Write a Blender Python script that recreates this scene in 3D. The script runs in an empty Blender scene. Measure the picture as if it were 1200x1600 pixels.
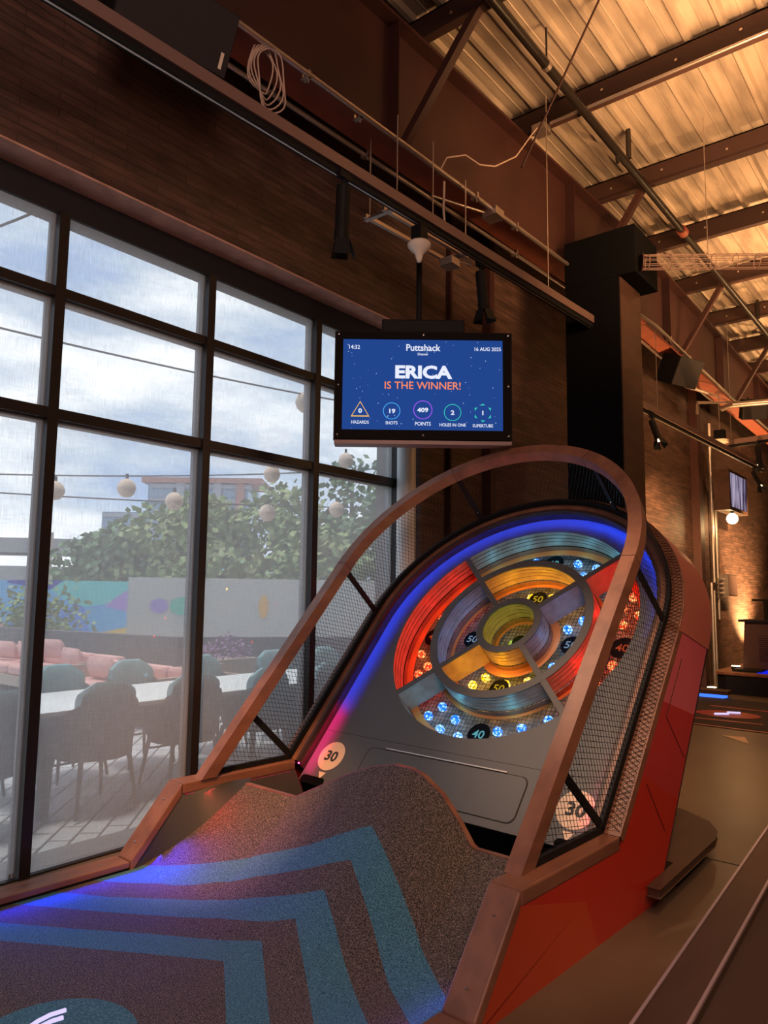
import bpy, math, random
from mathutils import Vector, Matrix
PI = math.pi
R = math.radians
random.seed(7)
C = bpy.context.scene.collection
sc = bpy.context.scene

# ------------------------------------------------------------------ camera
cam_d = bpy.data.cameras.new('camera'); cam = bpy.data.objects.new('camera', cam_d); C.objects.link(cam)
PITCH, ROLL, YAW, F = 0.11077808, 0.01195762, 0.68020911, 1156.996
d = Vector((-math.sin(YAW)*math.cos(PITCH), math.cos(YAW)*math.cos(PITCH), math.sin(PITCH)))
r = Vector((math.cos(YAW), math.sin(YAW), 0)); u = r.cross(d)
r2 = r*math.cos(ROLL)+u*math.sin(ROLL); u2 = -r*math.sin(ROLL)+u*math.cos(ROLL)
cam.matrix_world = Matrix(((r2.x, u2.x, -d.x, 0), (r2.y, u2.y, -d.y, 0), (r2.z, u2.z, -d.z, 1.6), (0, 0, 0, 1)))
cam_d.sensor_fit = 'VERTICAL'; cam_d.sensor_height = 24.0; cam_d.lens = F/1600*24.0
cam_d.clip_end = 400; cam_d.clip_start = 0.05
sc.camera = cam
sc.view_settings.view_transform = 'Standard'; sc.view_settings.look = 'None'
sc.view_settings.exposure = 0.0; sc.view_settings.gamma = 1.0; sc.view_settings.use_curve_mapping = False
sc.cycles.max_bounces = 6; sc.cycles.transparent_max_bounces = 12; sc.cycles.use_denoising = True
sc.cycles.sample_clamp_indirect = 3.0; sc.cycles.caustics_reflective = False; sc.cycles.caustics_refractive = False

# ------------------------------------------------------------------ world sky: blue with bright broken cloud
W = bpy.data.worlds.new('sky'); sc.world = W; W.use_nodes = True
nt = W.node_tree; nt.nodes.clear()
tc = nt.nodes.new('ShaderNodeTexCoord'); mp = nt.nodes.new('ShaderNodeMapping'); mp.inputs['Scale'].default_value = (1.6, 1.6, 5.5)
nz = nt.nodes.new('ShaderNodeTexNoise'); nz.inputs['Scale'].default_value = 2.1; nz.inputs['Detail'].default_value = 6; nz.inputs['Roughness'].default_value = .55
cr = nt.nodes.new('ShaderNodeValToRGB'); e = cr.color_ramp.elements
e[0].position = .36; e[0].color = (.36, .50, .76, 1); e[1].position = .66; e[1].color = (1.12, 1.15, 1.2, 1)
m_ = e.new(.5); m_.color = (.62, .72, .86, 1)
bg = nt.nodes.new('ShaderNodeBackground'); bg.inputs['Strength'].default_value = 2.05; wo = nt.nodes.new('ShaderNodeOutputWorld')
L_ = nt.links.new
L_(tc.outputs['Generated'], mp.inputs['Vector']); L_(mp.outputs[0], nz.inputs['Vector']); L_(nz.outputs['Fac'], cr.inputs[0]); L_(cr.outputs[0], bg.inputs[0]); L_(bg.outputs[0], wo.inputs[0])

# ------------------------------------------------------------------ lights of the place
def light(name, kind, loc, col, power, target=None, **kw):
    l = bpy.data.lights.new(name, kind); l.color = col; l.energy = power
    for k, v in kw.items(): setattr(l, k, v)
    o = bpy.data.objects.new(name, l); C.objects.link(o); o.location = loc
    if target is not None:
        o.rotation_euler = (Vector(target)-Vector(loc)).to_track_quat('-Z', 'Y').to_euler()
    return o
sun = light('sun', 'SUN', (-20, 0, 30), (1, .95, .88), 3.2, target=(-19, 3, 0), angle=R(12))
WARM = (1.0, .53, .22); PINKW = (1.0, .62, .48)
# uplights washing the deck, hung between the trusses
light('ceiling_uplight', 'AREA', (-0.9, 6.0, 4.7), WARM, 205, target=(-1.3, 7.5, 7), size=1.2)
light('ceiling_uplight', 'AREA', (-1.2, 11.0, 4.9), WARM, 165, target=(-1.6, 11.8, 7), size=1.2)
light('ceiling_uplight', 'AREA', (-1.4, 16.5, 4.9), WARM, 150, target=(-1.8, 16.5, 7), size=1.2)
light('ceiling_uplight', 'AREA', (2.2, 4.5, 4.6), WARM, 60, target=(2, 5, 7), size=1.0)
# added soft fill lights overhead, out of view
light('fill_light', 'AREA', (1.2, -1.0, 4.2), PINKW, 175, target=(-3.0, 4.5, 1.0), size=2.2)
light('fill_light', 'AREA', (1.4, 8.5, 4.2), WARM, 60, target=(0.0, 9, 0), size=1.6)
# warm track spots
light('track_spot_beam', 'SPOT', (-2.2, 1.0, 4.3), (1, .46, .18), 1050, target=(-3.82, 3.05, .45), spot_size=R(26), spot_blend=.8, shadow_soft_size=.05)
light('track_spot_beam', 'SPOT', (-0.2, 2.6, 4.3), (1, .55, .28), 200, target=(-1.7, 4.1, 0.3), spot_size=R(40), spot_blend=.8, shadow_soft_size=.05)
light('floor_spot_beam', 'SPOT', (-0.6, 6.4, 4.2), WARM, 260, target=(-1.5, 7.4, 0), spot_size=R(50), spot_blend=1, shadow_soft_size=.08)
light('track_spot_beam', 'SPOT', (-3.0, 2.3, 4.35), (1, .66, .45), 420, target=(-1.85, 4.25, 1.0), spot_size=R(34), spot_blend=.9, shadow_soft_size=.05)
# wall washers at the foot of the far wall
light('wall_washer_beam', 'SPOT', (-3.55, 14.6, .25), (1, .50, .18), 2600, target=(-4.08, 14.3, 2.6), spot_size=R(110), spot_blend=1, shadow_soft_size=.05)
light('wall_washer_beam', 'SPOT', (-3.45, 11.6, .15), (1, .50, .18), 1600, target=(-4.08, 11.9, 2.6), spot_size=R(110), spot_blend=1, shadow_soft_size=.05)
light('wall_washer_beam', 'SPOT', (-3.45, 17.4, .45), (1, .56, .22), 2600, target=(-4.08, 17.4, 2.4), spot_size=R(110), spot_blend=1, shadow_soft_size=.05)

light('far_spot_beam', 'SPOT', (-2.5, 10.5, 3.9), (1, .55, .22), 1300, target=(-4.08, 12.6, 2.2), spot_size=R(60), spot_blend=1, shadow_soft_size=.06)
light('far_spot_beam', 'SPOT', (-2.4, 15.2, 3.9), (1, .55, .22), 1900, target=(-4.08, 17.2, 1.6), spot_size=R(70), spot_blend=1, shadow_soft_size=.06)
# ------------------------------------------------------------------ materials
def mat(name, col, rough=.6, metal=0, emit=None, es=0, noise=None, bump=None, spec=.5, nscale=(1, 1, 1), trans=0):
    m = bpy.data.materials.new(name); m.use_nodes = True; t = m.node_tree; b = t.nodes['Principled BSDF']
    b.inputs['Base Color'].default_value = (*col, 1); b.inputs['Roughness'].default_value = rough; b.inputs['Metallic'].default_value = metal
    b.inputs['Specular IOR Level'].default_value = spec
    if emit: b.inputs['Emission Color'].default_value = (*emit, 1); b.inputs['Emission Strength'].default_value = es
    if noise or bump:
        co = t.nodes.new('ShaderNodeTexCoord'); mpp = t.nodes.new('ShaderNodeMapping'); mpp.inputs['Scale'].default_value = nscale
        t.links.new(co.outputs['Object'], mpp.inputs[0])
    if noise:
        sca, c2, lo, hi = noise
        n = t.nodes.new('ShaderNodeTexNoise'); n.inputs['Scale'].default_value = sca; n.inputs['Detail'].default_value = 5
        t.links.new(mpp.outputs[0], n.inputs[0])
        rp = t.nodes.new('ShaderNodeValToRGB'); rp.color_ramp.elements[0].position = lo; rp.color_ramp.elements[1].position = hi
        rp.color_ramp.elements[0].color = (*col, 1); rp.color_ramp.elements[1].color = (*c2, 1)
        t.links.new(n.outputs['Fac'], rp.inputs[0]); t.links.new(rp.outputs[0], b.inputs['Base Color'])
    if bump:
        bs, st, di = bump
        n = t.nodes.new('ShaderNodeTexNoise'); n.inputs['Scale'].default_value = bs; n.inputs['Detail'].default_value = 3
        t.links.new(mpp.outputs[0], n.inputs[0])
        bp = t.nodes.new('ShaderNodeBump'); bp.inputs['Strength'].default_value = st; bp.inputs['Distance'].default_value = di
        t.links.new(n.outputs['Fac'], bp.inputs['Height']); t.links.new(bp.outputs[0], b.inputs['Normal'])
    return m
def emis(name, col, st):
    m = bpy.data.materials.new(name); m.use_nodes = True; t = m.node_tree; t.nodes.clear()
    e_ = t.nodes.new('ShaderNodeEmission'); e_.inputs[0].default_value = (*col, 1); e_.inputs[1].default_value = st
    o = t.nodes.new('ShaderNodeOutputMaterial'); t.links.new(e_.outputs[0], o.inputs[0]); return m
M = {}
M['wood'] = mat('oiled_wood', (.26, .112, .066), .45, noise=(9, (.15, .062, .040), .35, .7), nscale=(1, .25, 1), bump=(60, .15, .003))
M['wood_dark'] = mat('dark_wood', (.070, .034, .026), .5, noise=(9, (.040, .018, .012), .3, .7), nscale=(1, .25, 1))
M['ply'] = mat('plywood_wall', (.40, .27, .22), .5, noise=(14, (.28, .18, .14), .3, .7))
M['lip'] = mat('orange_plywood_lip', (.62, .22, .06), .55)
M['groove'] = mat('groove_black', (.01, .008, .008), .8)
M['grey'] = mat('target_board_grey', (.085, .085, .088), .5, noise=(160, (.17, .16, .15), .66, .75), bump=(200, .05, .001))
M['charcoal'] = mat('charcoal_laminate', (.085, .078, .074), .5, noise=(120, (.24, .20, .16), .64, .72))
M['black'] = mat('black_metal', (.010, .010, .011), .6, spec=.15)
M['black_matte'] = mat('black_matte', (.004, .004, .005), .9, spec=.05)
M['wire'] = mat('wire_black', (.018, .016, .016), .4, .6)
M['steel'] = mat('galvanised_steel', (.55, .47, .42), .38, .9, bump=(40, .05, .002))
M['chrome'] = mat('chrome_screw', (.7, .68, .66), .25, 1)
M['redpaint'] = mat('red_oxide_paint', (.046, .013, .011), .6, noise=(3, (.034, .009, .008), .35, .7))
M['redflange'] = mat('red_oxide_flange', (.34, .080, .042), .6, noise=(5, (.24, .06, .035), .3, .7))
M['joist'] = mat('joist_brown', (.042, .016, .012), .65)
M['pipe_black'] = mat('black_pipe', (.02, .015, .013), .35, .3)
M['deck'] = mat('galvanised_deck', (.58, .47, .38), .5, .35, noise=(2.2, (.36, .29, .24), .4, .62), nscale=(3, .5, 1))
M['mullion'] = mat('dark_bronze_mullion', (.022, .017, .016), .4, .3)
M['mullion_out'] = mat('grey_outer_mullion', (.22, .21, .21), .5, .2)
M['valance'] = mat('shade_valance', (.012, .011, .014), .7)
M['soffit'] = mat('pinkish_painted_soffit', (.62, .36, .28), .8, noise=(6, (.50, .28, .21), .4, .6))
M['white_pipe'] = mat('white_painted_pipe', (.72, .74, .74), .35, noise=(50, (.4, .38, .36), .72, .76))
M['strut'] = mat('mauve_painted_strut', (.20, .125, .115), .45, .2)
M['redpanel'] = mat('red_panel', (.47, .030, .016), .38)
M['redpanel2'] = mat('deep_red_panel', (.46, .036, .040), .38)
M['pinkpanel'] = mat('pink_red_panel', (.60, .12, .16), .38)
M['tanpanel'] = mat('dusty_pink_panel', (.50, .155, .120), .4)
M['orangeglow'] = mat('orange_glow_panel', (.50, .058, .020), .38)  # warm reflected glow painted into the colour of the low front facet
M['cream'] = mat('cream_disc', (.85, .62, .45), .6)
M['ink'] = mat('dark_lettering', (.03, .028, .03), .6)
M['plastic_w'] = mat('white_plastic', (.80, .70, .58), .4)
M['cable'] = mat('pale_cable', (.55, .40, .32), .5)
M['floor'] = None

def nodes_mat(name):
    m = bpy.data.materials.new(name); m.use_nodes = True; return m, m.node_tree, m.node_tree.nodes['Principled BSDF']
def wallmat():
    m, t, b = nodes_mat('stained_thin_brick'); N = t.nodes.new; K = t.links.new
    co = N('ShaderNodeTexCoord'); sp = N('ShaderNodeSeparateXYZ'); cb = N('ShaderNodeCombineXYZ')
    K(co.outputs['Object'], sp.inputs[0]); K(sp.outputs['Y'], cb.inputs['X']); K(sp.outputs['Z'], cb.inputs['Y'])
    br = N('ShaderNodeTexBrick'); br.inputs['Scale'].default_value = 1; br.inputs['Brick Width'].default_value = .45; br.inputs['Row Height'].default_value = .055
    br.inputs['Mortar Size'].default_value = .005; br.inputs['Color1'].default_value = (.125, .068, .054, 1); br.inputs['Color2'].default_value = (.085, .045, .036, 1); br.inputs['Mortar'].default_value = (.06, .034, .026, 1)
    K(cb.outputs[0], br.inputs[0])
    mp = N('ShaderNodeMapping'); mp.inputs['Scale'].default_value = (1, 1.4, 7); mp.inputs['Rotation'].default_value = (R(7), 0, 0); K(co.outputs['Object'], mp.inputs[0])
    n = N('ShaderNodeTexNoise'); n.inputs['Scale'].default_value = 2.2; n.inputs['Detail'].default_value = 6; K(mp.outputs[0], n.inputs[0])
    rp = N('ShaderNodeValToRGB'); rp.color_ramp.elements[0].position = .35; rp.color_ramp.elements[0].color = (.55, .55, .55, 1); rp.color_ramp.elements[1].position = .7; rp.color_ramp.elements[1].color = (1.25, 1.2, 1.15, 1); K(n.outputs['Fac'], rp.inputs[0])
    mx = N('ShaderNodeMix'); mx.data_type = 'RGBA'; mx.blend_type = 'MULTIPLY'; mx.inputs[0].default_value = 1; K(br.outputs['Color'], mx.inputs[6]); K(rp.outputs[0], mx.inputs[7]); K(mx.outputs[2], b.inputs['Base Color'])
    bp = N('ShaderNodeBump'); bp.inputs['Strength'].default_value = .5; bp.inputs['Distance'].default_value = .012
    ad = N('ShaderNodeMath'); ad.operation = 'ADD'; n2 = N('ShaderNodeTexNoise'); n2.inputs['Scale'].default_value = 14; mp2 = N('ShaderNodeMapping'); mp2.inputs['Scale'].default_value = (1, 1, 4)
    K(co.outputs['Object'], mp2.inputs[0]); K(mp2.outputs[0], n2.inputs[0]); iv = N('ShaderNodeMath'); iv.operation = 'SUBTRACT'; iv.inputs[0].default_value = 1; K(br.outputs['Fac'], iv.inputs[1])
    K(iv.outputs[0], ad.inputs[0]); K(n2.outputs['Fac'], ad.inputs[1]); K(ad.outputs[0], bp.inputs['Height']); K(bp.outputs[0], b.inputs['Normal']); b.inputs['Roughness'].default_value = .55
    return m
M['brick'] = wallmat()
def floormat():
    m, t, b = nodes_mat('polished_concrete'); N = t.nodes.new; K = t.links.new
    co = N('ShaderNodeTexCoord'); n = N('ShaderNodeTexNoise'); n.inputs['Scale'].default_value = 1.3; n.inputs['Detail'].default_value = 8; K(co.outputs['Object'], n.inputs[0])
    rp = N('ShaderNodeValToRGB'); rp.color_ramp.elements[0].position = .3; rp.color_ramp.elements[0].color = (.105, .070, .048, 1); rp.color_ramp.elements[1].position = .7; rp.color_ramp.elements[1].color = (.16, .115, .08, 1); K(n.outputs['Fac'], rp.inputs[0]); K(rp.outputs[0], b.inputs['Base Color'])
    r_ = N('ShaderNodeMapRange'); r_.inputs[3].default_value = .30; r_.inputs[4].default_value = .48; K(n.outputs['Fac'], r_.inputs[0]); K(r_.outputs[0], b.inputs['Roughness'])
    return m
M['floor'] = floormat()
def pavermat():
    m, t, b = nodes_mat('grey_pavers'); N = t.nodes.new; K = t.links.new
    co = N('ShaderNodeTexCoord'); mp = N('ShaderNodeMapping'); mp.inputs['Rotation'].default_value = (0, 0, R(45)); K(co.outputs['Object'], mp.inputs[0])
    br = N('ShaderNodeTexBrick'); br.inputs['Scale'].default_value = 1; br.inputs['Brick Width'].default_value = .3; br.inputs['Row Height'].default_value = .15; br.inputs['Mortar Size'].default_value = .010
    br.inputs['Color1'].default_value = (.50, .50, .50, 1); br.inputs['Color2'].default_value = (.42, .42, .43, 1); br.inputs['Mortar'].default_value = (.09, .09, .09, 1)
    K(mp.outputs[0], br.inputs[0]); K(br.outputs[0], b.inputs['Base Color']); b.inputs['Roughness'].default_value = .7
    return m
M['paver'] = pavermat()
def shademat():
    m = bpy.data.materials.new('sheer_roller_shade'); m.use_nodes = True; t = m.node_tree; t.nodes.clear(); N = t.nodes.new; K = t.links.new
    co = N('ShaderNodeTexCoord'); out = N('ShaderNodeOutputMaterial'); mixs = N('ShaderNodeMixShader'); tr = N('ShaderNodeBsdfTransparent'); ms2 = N('ShaderNodeMixShader'); di = N('ShaderNodeBsdfDiffuse'); tl = N('ShaderNodeBsdfTranslucent')
    tr.inputs[0].default_value = (1, 1, 1, 1); di.inputs[0].default_value = (.50, .50, .50, 1); tl.inputs[0].default_value = (.42, .425, .42, 1); ms2.inputs[0].default_value = .55
    fac = None
    for s3, w in (((1, 260, 9), .16), ((1, 9, 240), .10), ((1, 480, 300), .10)):
        mp = N('ShaderNodeMapping'); mp.inputs['Scale'].default_value = s3; K(co.outputs['Object'], mp.inputs[0])
        n = N('ShaderNodeTexNoise'); n.inputs['Scale'].default_value = 1; n.inputs['Detail'].default_value = 2; K(mp.outputs[0], n.inputs[0])
        q = N('ShaderNodeMath'); q.operation = 'MULTIPLY_ADD'; K(n.outputs['Fac'], q.inputs[0]); q.inputs[1].default_value = w*2.4
        if fac is None: q.inputs[2].default_value = .60-.36*1.2
        else: K(fac.outputs[0], q.inputs[2])
        fac = q
    K(fac.outputs[0], mixs.inputs[0]); K(tr.outputs[0], mixs.inputs[1]); K(di.outputs[0], ms2.inputs[1]); K(tl.outputs[0], ms2.inputs[2]); K(ms2.outputs[0], mixs.inputs[2]); K(mixs.outputs[0], out.inputs[0])
    return m
M['shade'] = shademat()
def glassmat():
    m = bpy.data.materials.new('window_glass'); m.use_nodes = True; t = m.node_tree; t.nodes.clear(); N = t.nodes.new; K = t.links.new
    out = N('ShaderNodeOutputMaterial'); mx = N('ShaderNodeMixShader'); tr = N('ShaderNodeBsdfTransparent'); gl = N('ShaderNodeBsdfGlossy'); lw = N('ShaderNodeFresnel'); lw.inputs[0].default_value = 1.45
    gl.inputs['Roughness'].default_value = .02; tr.inputs[0].default_value = (.97, .99, .98, 1)
    K(lw.outputs[0], mx.inputs[0]); K(tr.outputs[0], mx.inputs[1]); K(gl.outputs[0], mx.inputs[2]); K(mx.outputs[0], out.inputs[0]); return m
M['glass'] = glassmat()
def carpetmat():
    m, t, b = nodes_mat('speckled_turf_carpet'); N = t.nodes.new; K = t.links.new
    at = N('ShaderNodeAttribute'); at.attribute_name = 'band'; co = N('ShaderNodeTexCoord')
    n = N('ShaderNodeTexNoise'); n.inputs['Scale'].default_value = 190; n.inputs['Detail'].default_value = 2; K(co.outputs['Object'], n.inputs[0])
    # stripe mask: blue where the band value lies in an odd strip
    w = N('ShaderNodeMath'); w.operation = 'PINGPONG'; K(at.outputs['Fac'], w.inputs[0]); w.inputs[1].default_value = 1
    md = N('ShaderNodeMath'); md.operation = 'MODULO'; K(at.outputs['Fac'], md.inputs[0]); md.inputs[1].default_value = 2
    lt = N('ShaderNodeMath'); lt.operation = 'LESS_THAN'; K(md.outputs[0], lt.inputs[0]); lt.inputs[1].default_value = 1
    lo = N('ShaderNodeMath'); lo.operation = 'GREATER_THAN'; K(at.outputs['Fac'], lo.inputs[0]); lo.inputs[1].default_value = 10
    hi = N('ShaderNodeMath'); hi.operation = 'LESS_THAN'; K(at.outputs['Fac'], hi.inputs[0]); hi.inputs[1].default_value = 15
    a1 = N('ShaderNodeMath'); a1.operation = 'MULTIPLY'; K(lt.outputs[0], a1.inputs[0]); K(lo.outputs[0], a1.inputs[1])
    a2 = N('ShaderNodeMath'); a2.operation = 'MULTIPLY'; K(a1.outputs[0], a2.inputs[0]); K(hi.outputs[0], a2.inputs[1])
    dark = N('ShaderNodeValToRGB'); dark.color_ramp.elements[0].position = .42; dark.color_ramp.elements[0].color = (.022, .018, .018, 1); dark.color_ramp.elements[1].position = .70; dark.color_ramp.elements[1].color = (.26, .20, .17, 1)
    blue = N('ShaderNodeValToRGB'); blue.color_ramp.elements[0].position = .38; blue.color_ramp.elements[0].color = (.022, .085, .135, 1); blue.color_ramp.elements[1].position = .7; blue.color_ramp.elements[1].color = (.11, .33, .44, 1)
    K(n.outputs['Fac'], dark.inputs[0]); K(n.outputs['Fac'], blue.inputs[0])
    mx = N('ShaderNodeMix'); mx.data_type = 'RGBA'; K(a2.outputs[0], mx.inputs[0]); K(dark.outputs[0], mx.inputs[6]); K(blue.outputs[0], mx.inputs[7]); K(mx.outputs[2], b.inputs['Base Color'])
    b.inputs['Roughness'].default_value = .9; bp = N('ShaderNodeBump'); bp.inputs['Strength'].default_value = .6; bp.inputs['Distance'].default_value = .004; K(n.outputs['Fac'], bp.inputs['Height']); K(bp.outputs[0], b.inputs['Normal'])
    return m
M['carpet'] = carpetmat()

# ------------------------------------------------------------------ mesh helpers
class MB:
    def __init__(s): s.v = []; s.f = []; s.mi = []; s.uv = None
    def add(s, vs, fs, mi=0):
        o = len(s.v); s.v += [Vector(a) for a in vs]; s.f += [tuple(o+i for i in f) for f in fs]; s.mi += [mi]*len(fs); return s
    def box(s, a, b, mi=0, T=None):
        x0, y0, z0 = a; x1, y1, z1 = b
        vs = [Vector(p) for p in ((x0, y0, z0), (x1, y0, z0), (x1, y1, z0), (x0, y1, z0), (x0, y0, z1), (x1, y0, z1), (x1, y1, z1), (x0, y1, z1))]
        if T: vs = [T(p) for p in vs]
        return s.add(vs, [(0, 3, 2, 1), (4, 5, 6, 7), (0, 1, 5, 4), (1, 2, 6, 5), (2, 3, 7, 6), (3, 0, 4, 7)], mi)
    def loft(s, rings, closed=True, caps=True, mi=0, loop=False):
        n = len(rings[0]); o = len(s.v)
        for rg in rings: s.v += [Vector(p) for p in rg]
        m = len(rings); fs = []
        for i in range(m if loop else m-1):
            j = (i+1) % m
            for k in range(n if closed else n-1):
                k2 = (k+1) % n; fs.append((o+i*n+k, o+i*n+k2, o+j*n+k2, o+j*n+k))
        if caps and closed and not loop: fs += [tuple(o+k for k in reversed(range(n))), tuple(o+(m-1)*n+k for k in range(n))]
        s.f += fs; s.mi += [mi]*len(fs); return s
    def tube(s, pts, r, n=8, mi=0, loop=False, flat=None):
        pts = [Vector(p) for p in pts]; rings = []; up = Vector((0, 0, 1)); m = len(pts); rr = r if isinstance(r, (list, tuple)) else [r]*m
        prev = None
        for i, p in enumerate(pts):
            a = pts[(i-1) % m] if (loop or i > 0) else p; b = pts[(i+1) % m] if (loop or i < m-1) else p
            t = (b-a).normalized()
            if prev is None: x = t.cross(up if abs(t.z) < .9 else Vector((0, 1, 0))).normalized()
            else: x = (prev-t*prev.dot(t)).normalized()
            prev = x; y = t.cross(x)
            rings.append([p+x*math.cos(2*PI*k/n)*rr[i]+y*math.sin(2*PI*k/n)*rr[i] for k in range(n)])
        return s.loft(rings, mi=mi, loop=loop)
    def lathe(s, prof, c=(0, 0, 0), n=20, mi=0, T=None):
        c = Vector(c); rings = []
        for rad, z in prof:
            rg = [Vector((max(rad, 1e-4)*math.cos(2*PI*k/n), max(rad, 1e-4)*math.sin(2*PI*k/n), z)) for k in range(n)]
            rings.append([T(p)+c if T else p+c for p in rg])
        return s.loft(rings, mi=mi)
    def prism(s, poly, fn, a, b, mi=0):
        n = len(poly); A = [fn(p, a) for p in poly]; B = [fn(p, b) for p in poly]
        return s.add(A+B, [tuple(range(n)), tuple(range(2*n-1, n-1, -1))]+[(i, (i+1) % n, n+(i+1) % n, n+i) for i in range(n)], mi)
def rotT(rz=0, rx=0, loc=(0, 0, 0), ry=0):
    m = Matrix.Translation(loc) @ Matrix.Rotation(rz, 4, 'Z') @ Matrix.Rotation(ry, 4, 'Y') @ Matrix.Rotation(rx, 4, 'X')
    return lambda p: m @ Vector(p)
OFF = {}
def thing(name, label, cat, loc=(0, 0, 0), rz=0, group=None):
    o = bpy.data.objects.new(name, None); C.objects.link(o); o.location = loc; o.rotation_euler = (0, 0, rz); o.empty_display_size = .1
    o['label'] = label; o['category'] = cat
    if group: o['group'] = group
    OFF[o.name] = Vector(loc); return o
def obj(name, mb, m, parent=None, world=False, smooth=False, label=None, kind=None, bevel=0, cat=None, group=None):
    ms = m if isinstance(m, (list, tuple)) else [m]
    off = Vector((0, 0, 0))
    if parent is not None:
        if world: off = OFF.get(parent.name, off)
    else:
        xs = [v.x for v in mb.v]; ys = [v.y for v in mb.v]; zs_ = [v.z for v in mb.v]
        off = Vector(((min(xs)+max(xs))/2, (min(ys)+max(ys))/2, min(zs_)))
    me = bpy.data.meshes.new(name); me.from_pydata([tuple(v-off) for v in mb.v], [], mb.f)
    for x in ms: me.materials.append(M[x] if isinstance(x, str) else x)
    for p, k in zip(me.polygons, mb.mi): p.material_index = k; p.use_smooth = smooth
    me.update()
    o = bpy.data.objects.new(name, me); C.objects.link(o)
    if smooth:
        try: me.set_sharp_from_angle(angle=R(38))
        except Exception: pass
    if parent is not None: o.parent = parent; OFF[o.name] = off
    else: o.location = off
    if bevel:
        b = o.modifiers.new('bevel', 'BEVEL'); b.width = bevel; b.segments = 2; b.limit_method = 'ANGLE'
    if label: o['label'] = label
    if cat: o['category'] = cat
    if group: o['group'] = group
    if kind: o['kind'] = kind
    return o
def struct(name, mb, m, **k): return obj(name, mb, m, kind='structure', **k)
def dup(root, loc, rz=None, label=None, group=None):
    r_ = root.copy(); C.objects.link(r_); r_.location = loc
    if rz is not None: r_.rotation_euler = (0, 0, rz)
    if label: r_['label'] = label
    if group: r_['group'] = group
    for ch in list(root.children):
        c = ch.copy(); C.objects.link(c); c.parent = r_
        for g in ch.children:
            e_ = g.copy(); C.objects.link(e_); e_.parent = c
            for h_ in g.children:
                k_ = h_.copy(); C.objects.link(k_); k_.parent = e_
    return r_
def text_mb(body, size, fn, off=0.0, align='CENTER', sx=1.0, shear=0):
    cu = bpy.data.curves.new('t', 'FONT'); cu.body = body; cu.size = size; cu.align_x = align; cu.offset = off; cu.resolution_u = 3; cu.shear = shear
    o = bpy.data.objects.new('t', cu); C.objects.link(o); bpy.context.view_layer.update()
    me = bpy.data.meshes.new_from_object(o.evaluated_get(bpy.context.evaluated_depsgraph_get()))
    mb = MB(); mb.add([fn(v.co.x*sx, v.co.y) for v in me.vertices], [tuple(p.vertices) for p in me.polygons])
    bpy.data.objects.remove(o); bpy.data.curves.remove(cu); bpy.data.meshes.remove(me); return mb

# ================================================================== ROOM SHELL
YN, YF = -3.0, 24.0
struct('floor', MB().box((-4.3, YN, -.1), (5.2, YF, 0)), 'floor')
WX, SX = -4.3, -4.08          # glass line, wall face
ML = [-.155, .965, 2.088, 3.212, 4.330, 5.445]   # mullion lines
mb = MB(); mb.box((-4.62, YN, 4.1), (SX, YF, 7.0)); struct('wall_left', mb, 'brick')
mb = MB(); mb.box((-4.62, 5.585, 0), (SX, YF, 4.1)); struct('wall_left_lower', mb, 'brick')
struct('wall_left_near', MB().box((-4.62, YN, 0), (SX, -.155, 4.1)), 'brick')
struct('trim_1', MB().box((-4.30, -.15, 4.085), (SX+.004, 5.49, 4.099)), 'soffit')
mb = MB(); mb.box((-4.45, -.15, 3.905), (-4.286, 5.44, 4.085)); struct('trim_2', mb, 'valance')
struct('wall_right', MB().box((5.1, YN, 0), (5.3, YF, 7)), 'brick')
struct('wall_back', MB().box((-4.6, YN-.2, 0), (5.3, YN, 7)), 'brick')
struct('wall_front', MB().box((-4.6, YF, 0), (5.3, YF+.2, 7)), 'brick')
# corrugated deck
mb = MB(); prof = []; x = -4.0
while x < 5.2:
    for dx, dz in ((0, 0), (.020, .0), (.045, -.045), (.085, -.045), (.11, 0), (.205, 0), (.213, -.008), (.221, 0)):
        prof.append((x+dx, 6.66+dz))
    x += .305
mb.loft([[Vector((a, y, b)) for a, b in prof] for y in (YN, 8, 16, YF)], closed=False, caps=False)
mb.box((-4.6, YN, 6.70), (5.3, YF, 6.8))
struct('ceiling', mb, 'deck')
# windows: inner dark mullion, outer grey mullion, rails, glass, shade
for i in range(len(ML)-1):
    y0, y1 = ML[i], ML[i+1]
    fr = MB()
    fr.box((-4.30, y0-.006, 0), (-4.25, y0+.058, 3.91))
    if i == len(ML)-2: fr.box((-4.30, y1-.006, 0), (-4.25, y1+.05, 3.91))
    for z, t in ((3.375, .06), (2.62, .065), (-.02, .03)):
        fr.box((-4.30, y0+.058, z-.0), (-4.262, y1-.006, z+t))
    w_ = struct(f'window_{i+1}', fr, 'mullion')
    OFF[w_.name] = Vector(w_.location)
    g = MB()
    g.box((-4.38, y1-.012, 0), (-4.315, y1+.05, 3.95)); g.box((-4.36, y1-.022, 0), (-4.335, y1-.012, 3.95))
    for z in (3.375, 2.62): g.box((-4.38, y0+.05, z-.02), (-4.315, y1-.012, z+.05))
    obj('outer_frame', g, 'mullion_out', w_, world=True)
    obj('glass_pane', MB().add([(-4.38, y0, .02), (-4.38, y1, .02), (-4.38, y1, 3.95), (-4.38, y0, 3.95)], [(0, 1, 2, 3)]), 'glass', w_, world=True)
    obj('roller_shade', MB().add([(-4.308, y0+.062, .02), (-4.308, y1-.002, .03), (-4.308, y1-.002, 3.93), (-4.308, y0+.062, 3.93)], [(0, 1, 2, 3)]), 'shade', w_, world=True, label='sheer woven grey roller shade')

# white pipe beside the window
t = MB().tube([(-4.16, 5.47, 0), (-4.16, 5.47, 4.08)], .090, 24)
o = obj('downpipe', t, 'white_pipe', smooth=True, label='thick white painted steel pipe column standing at the end of the window', cat='pipe')

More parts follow.
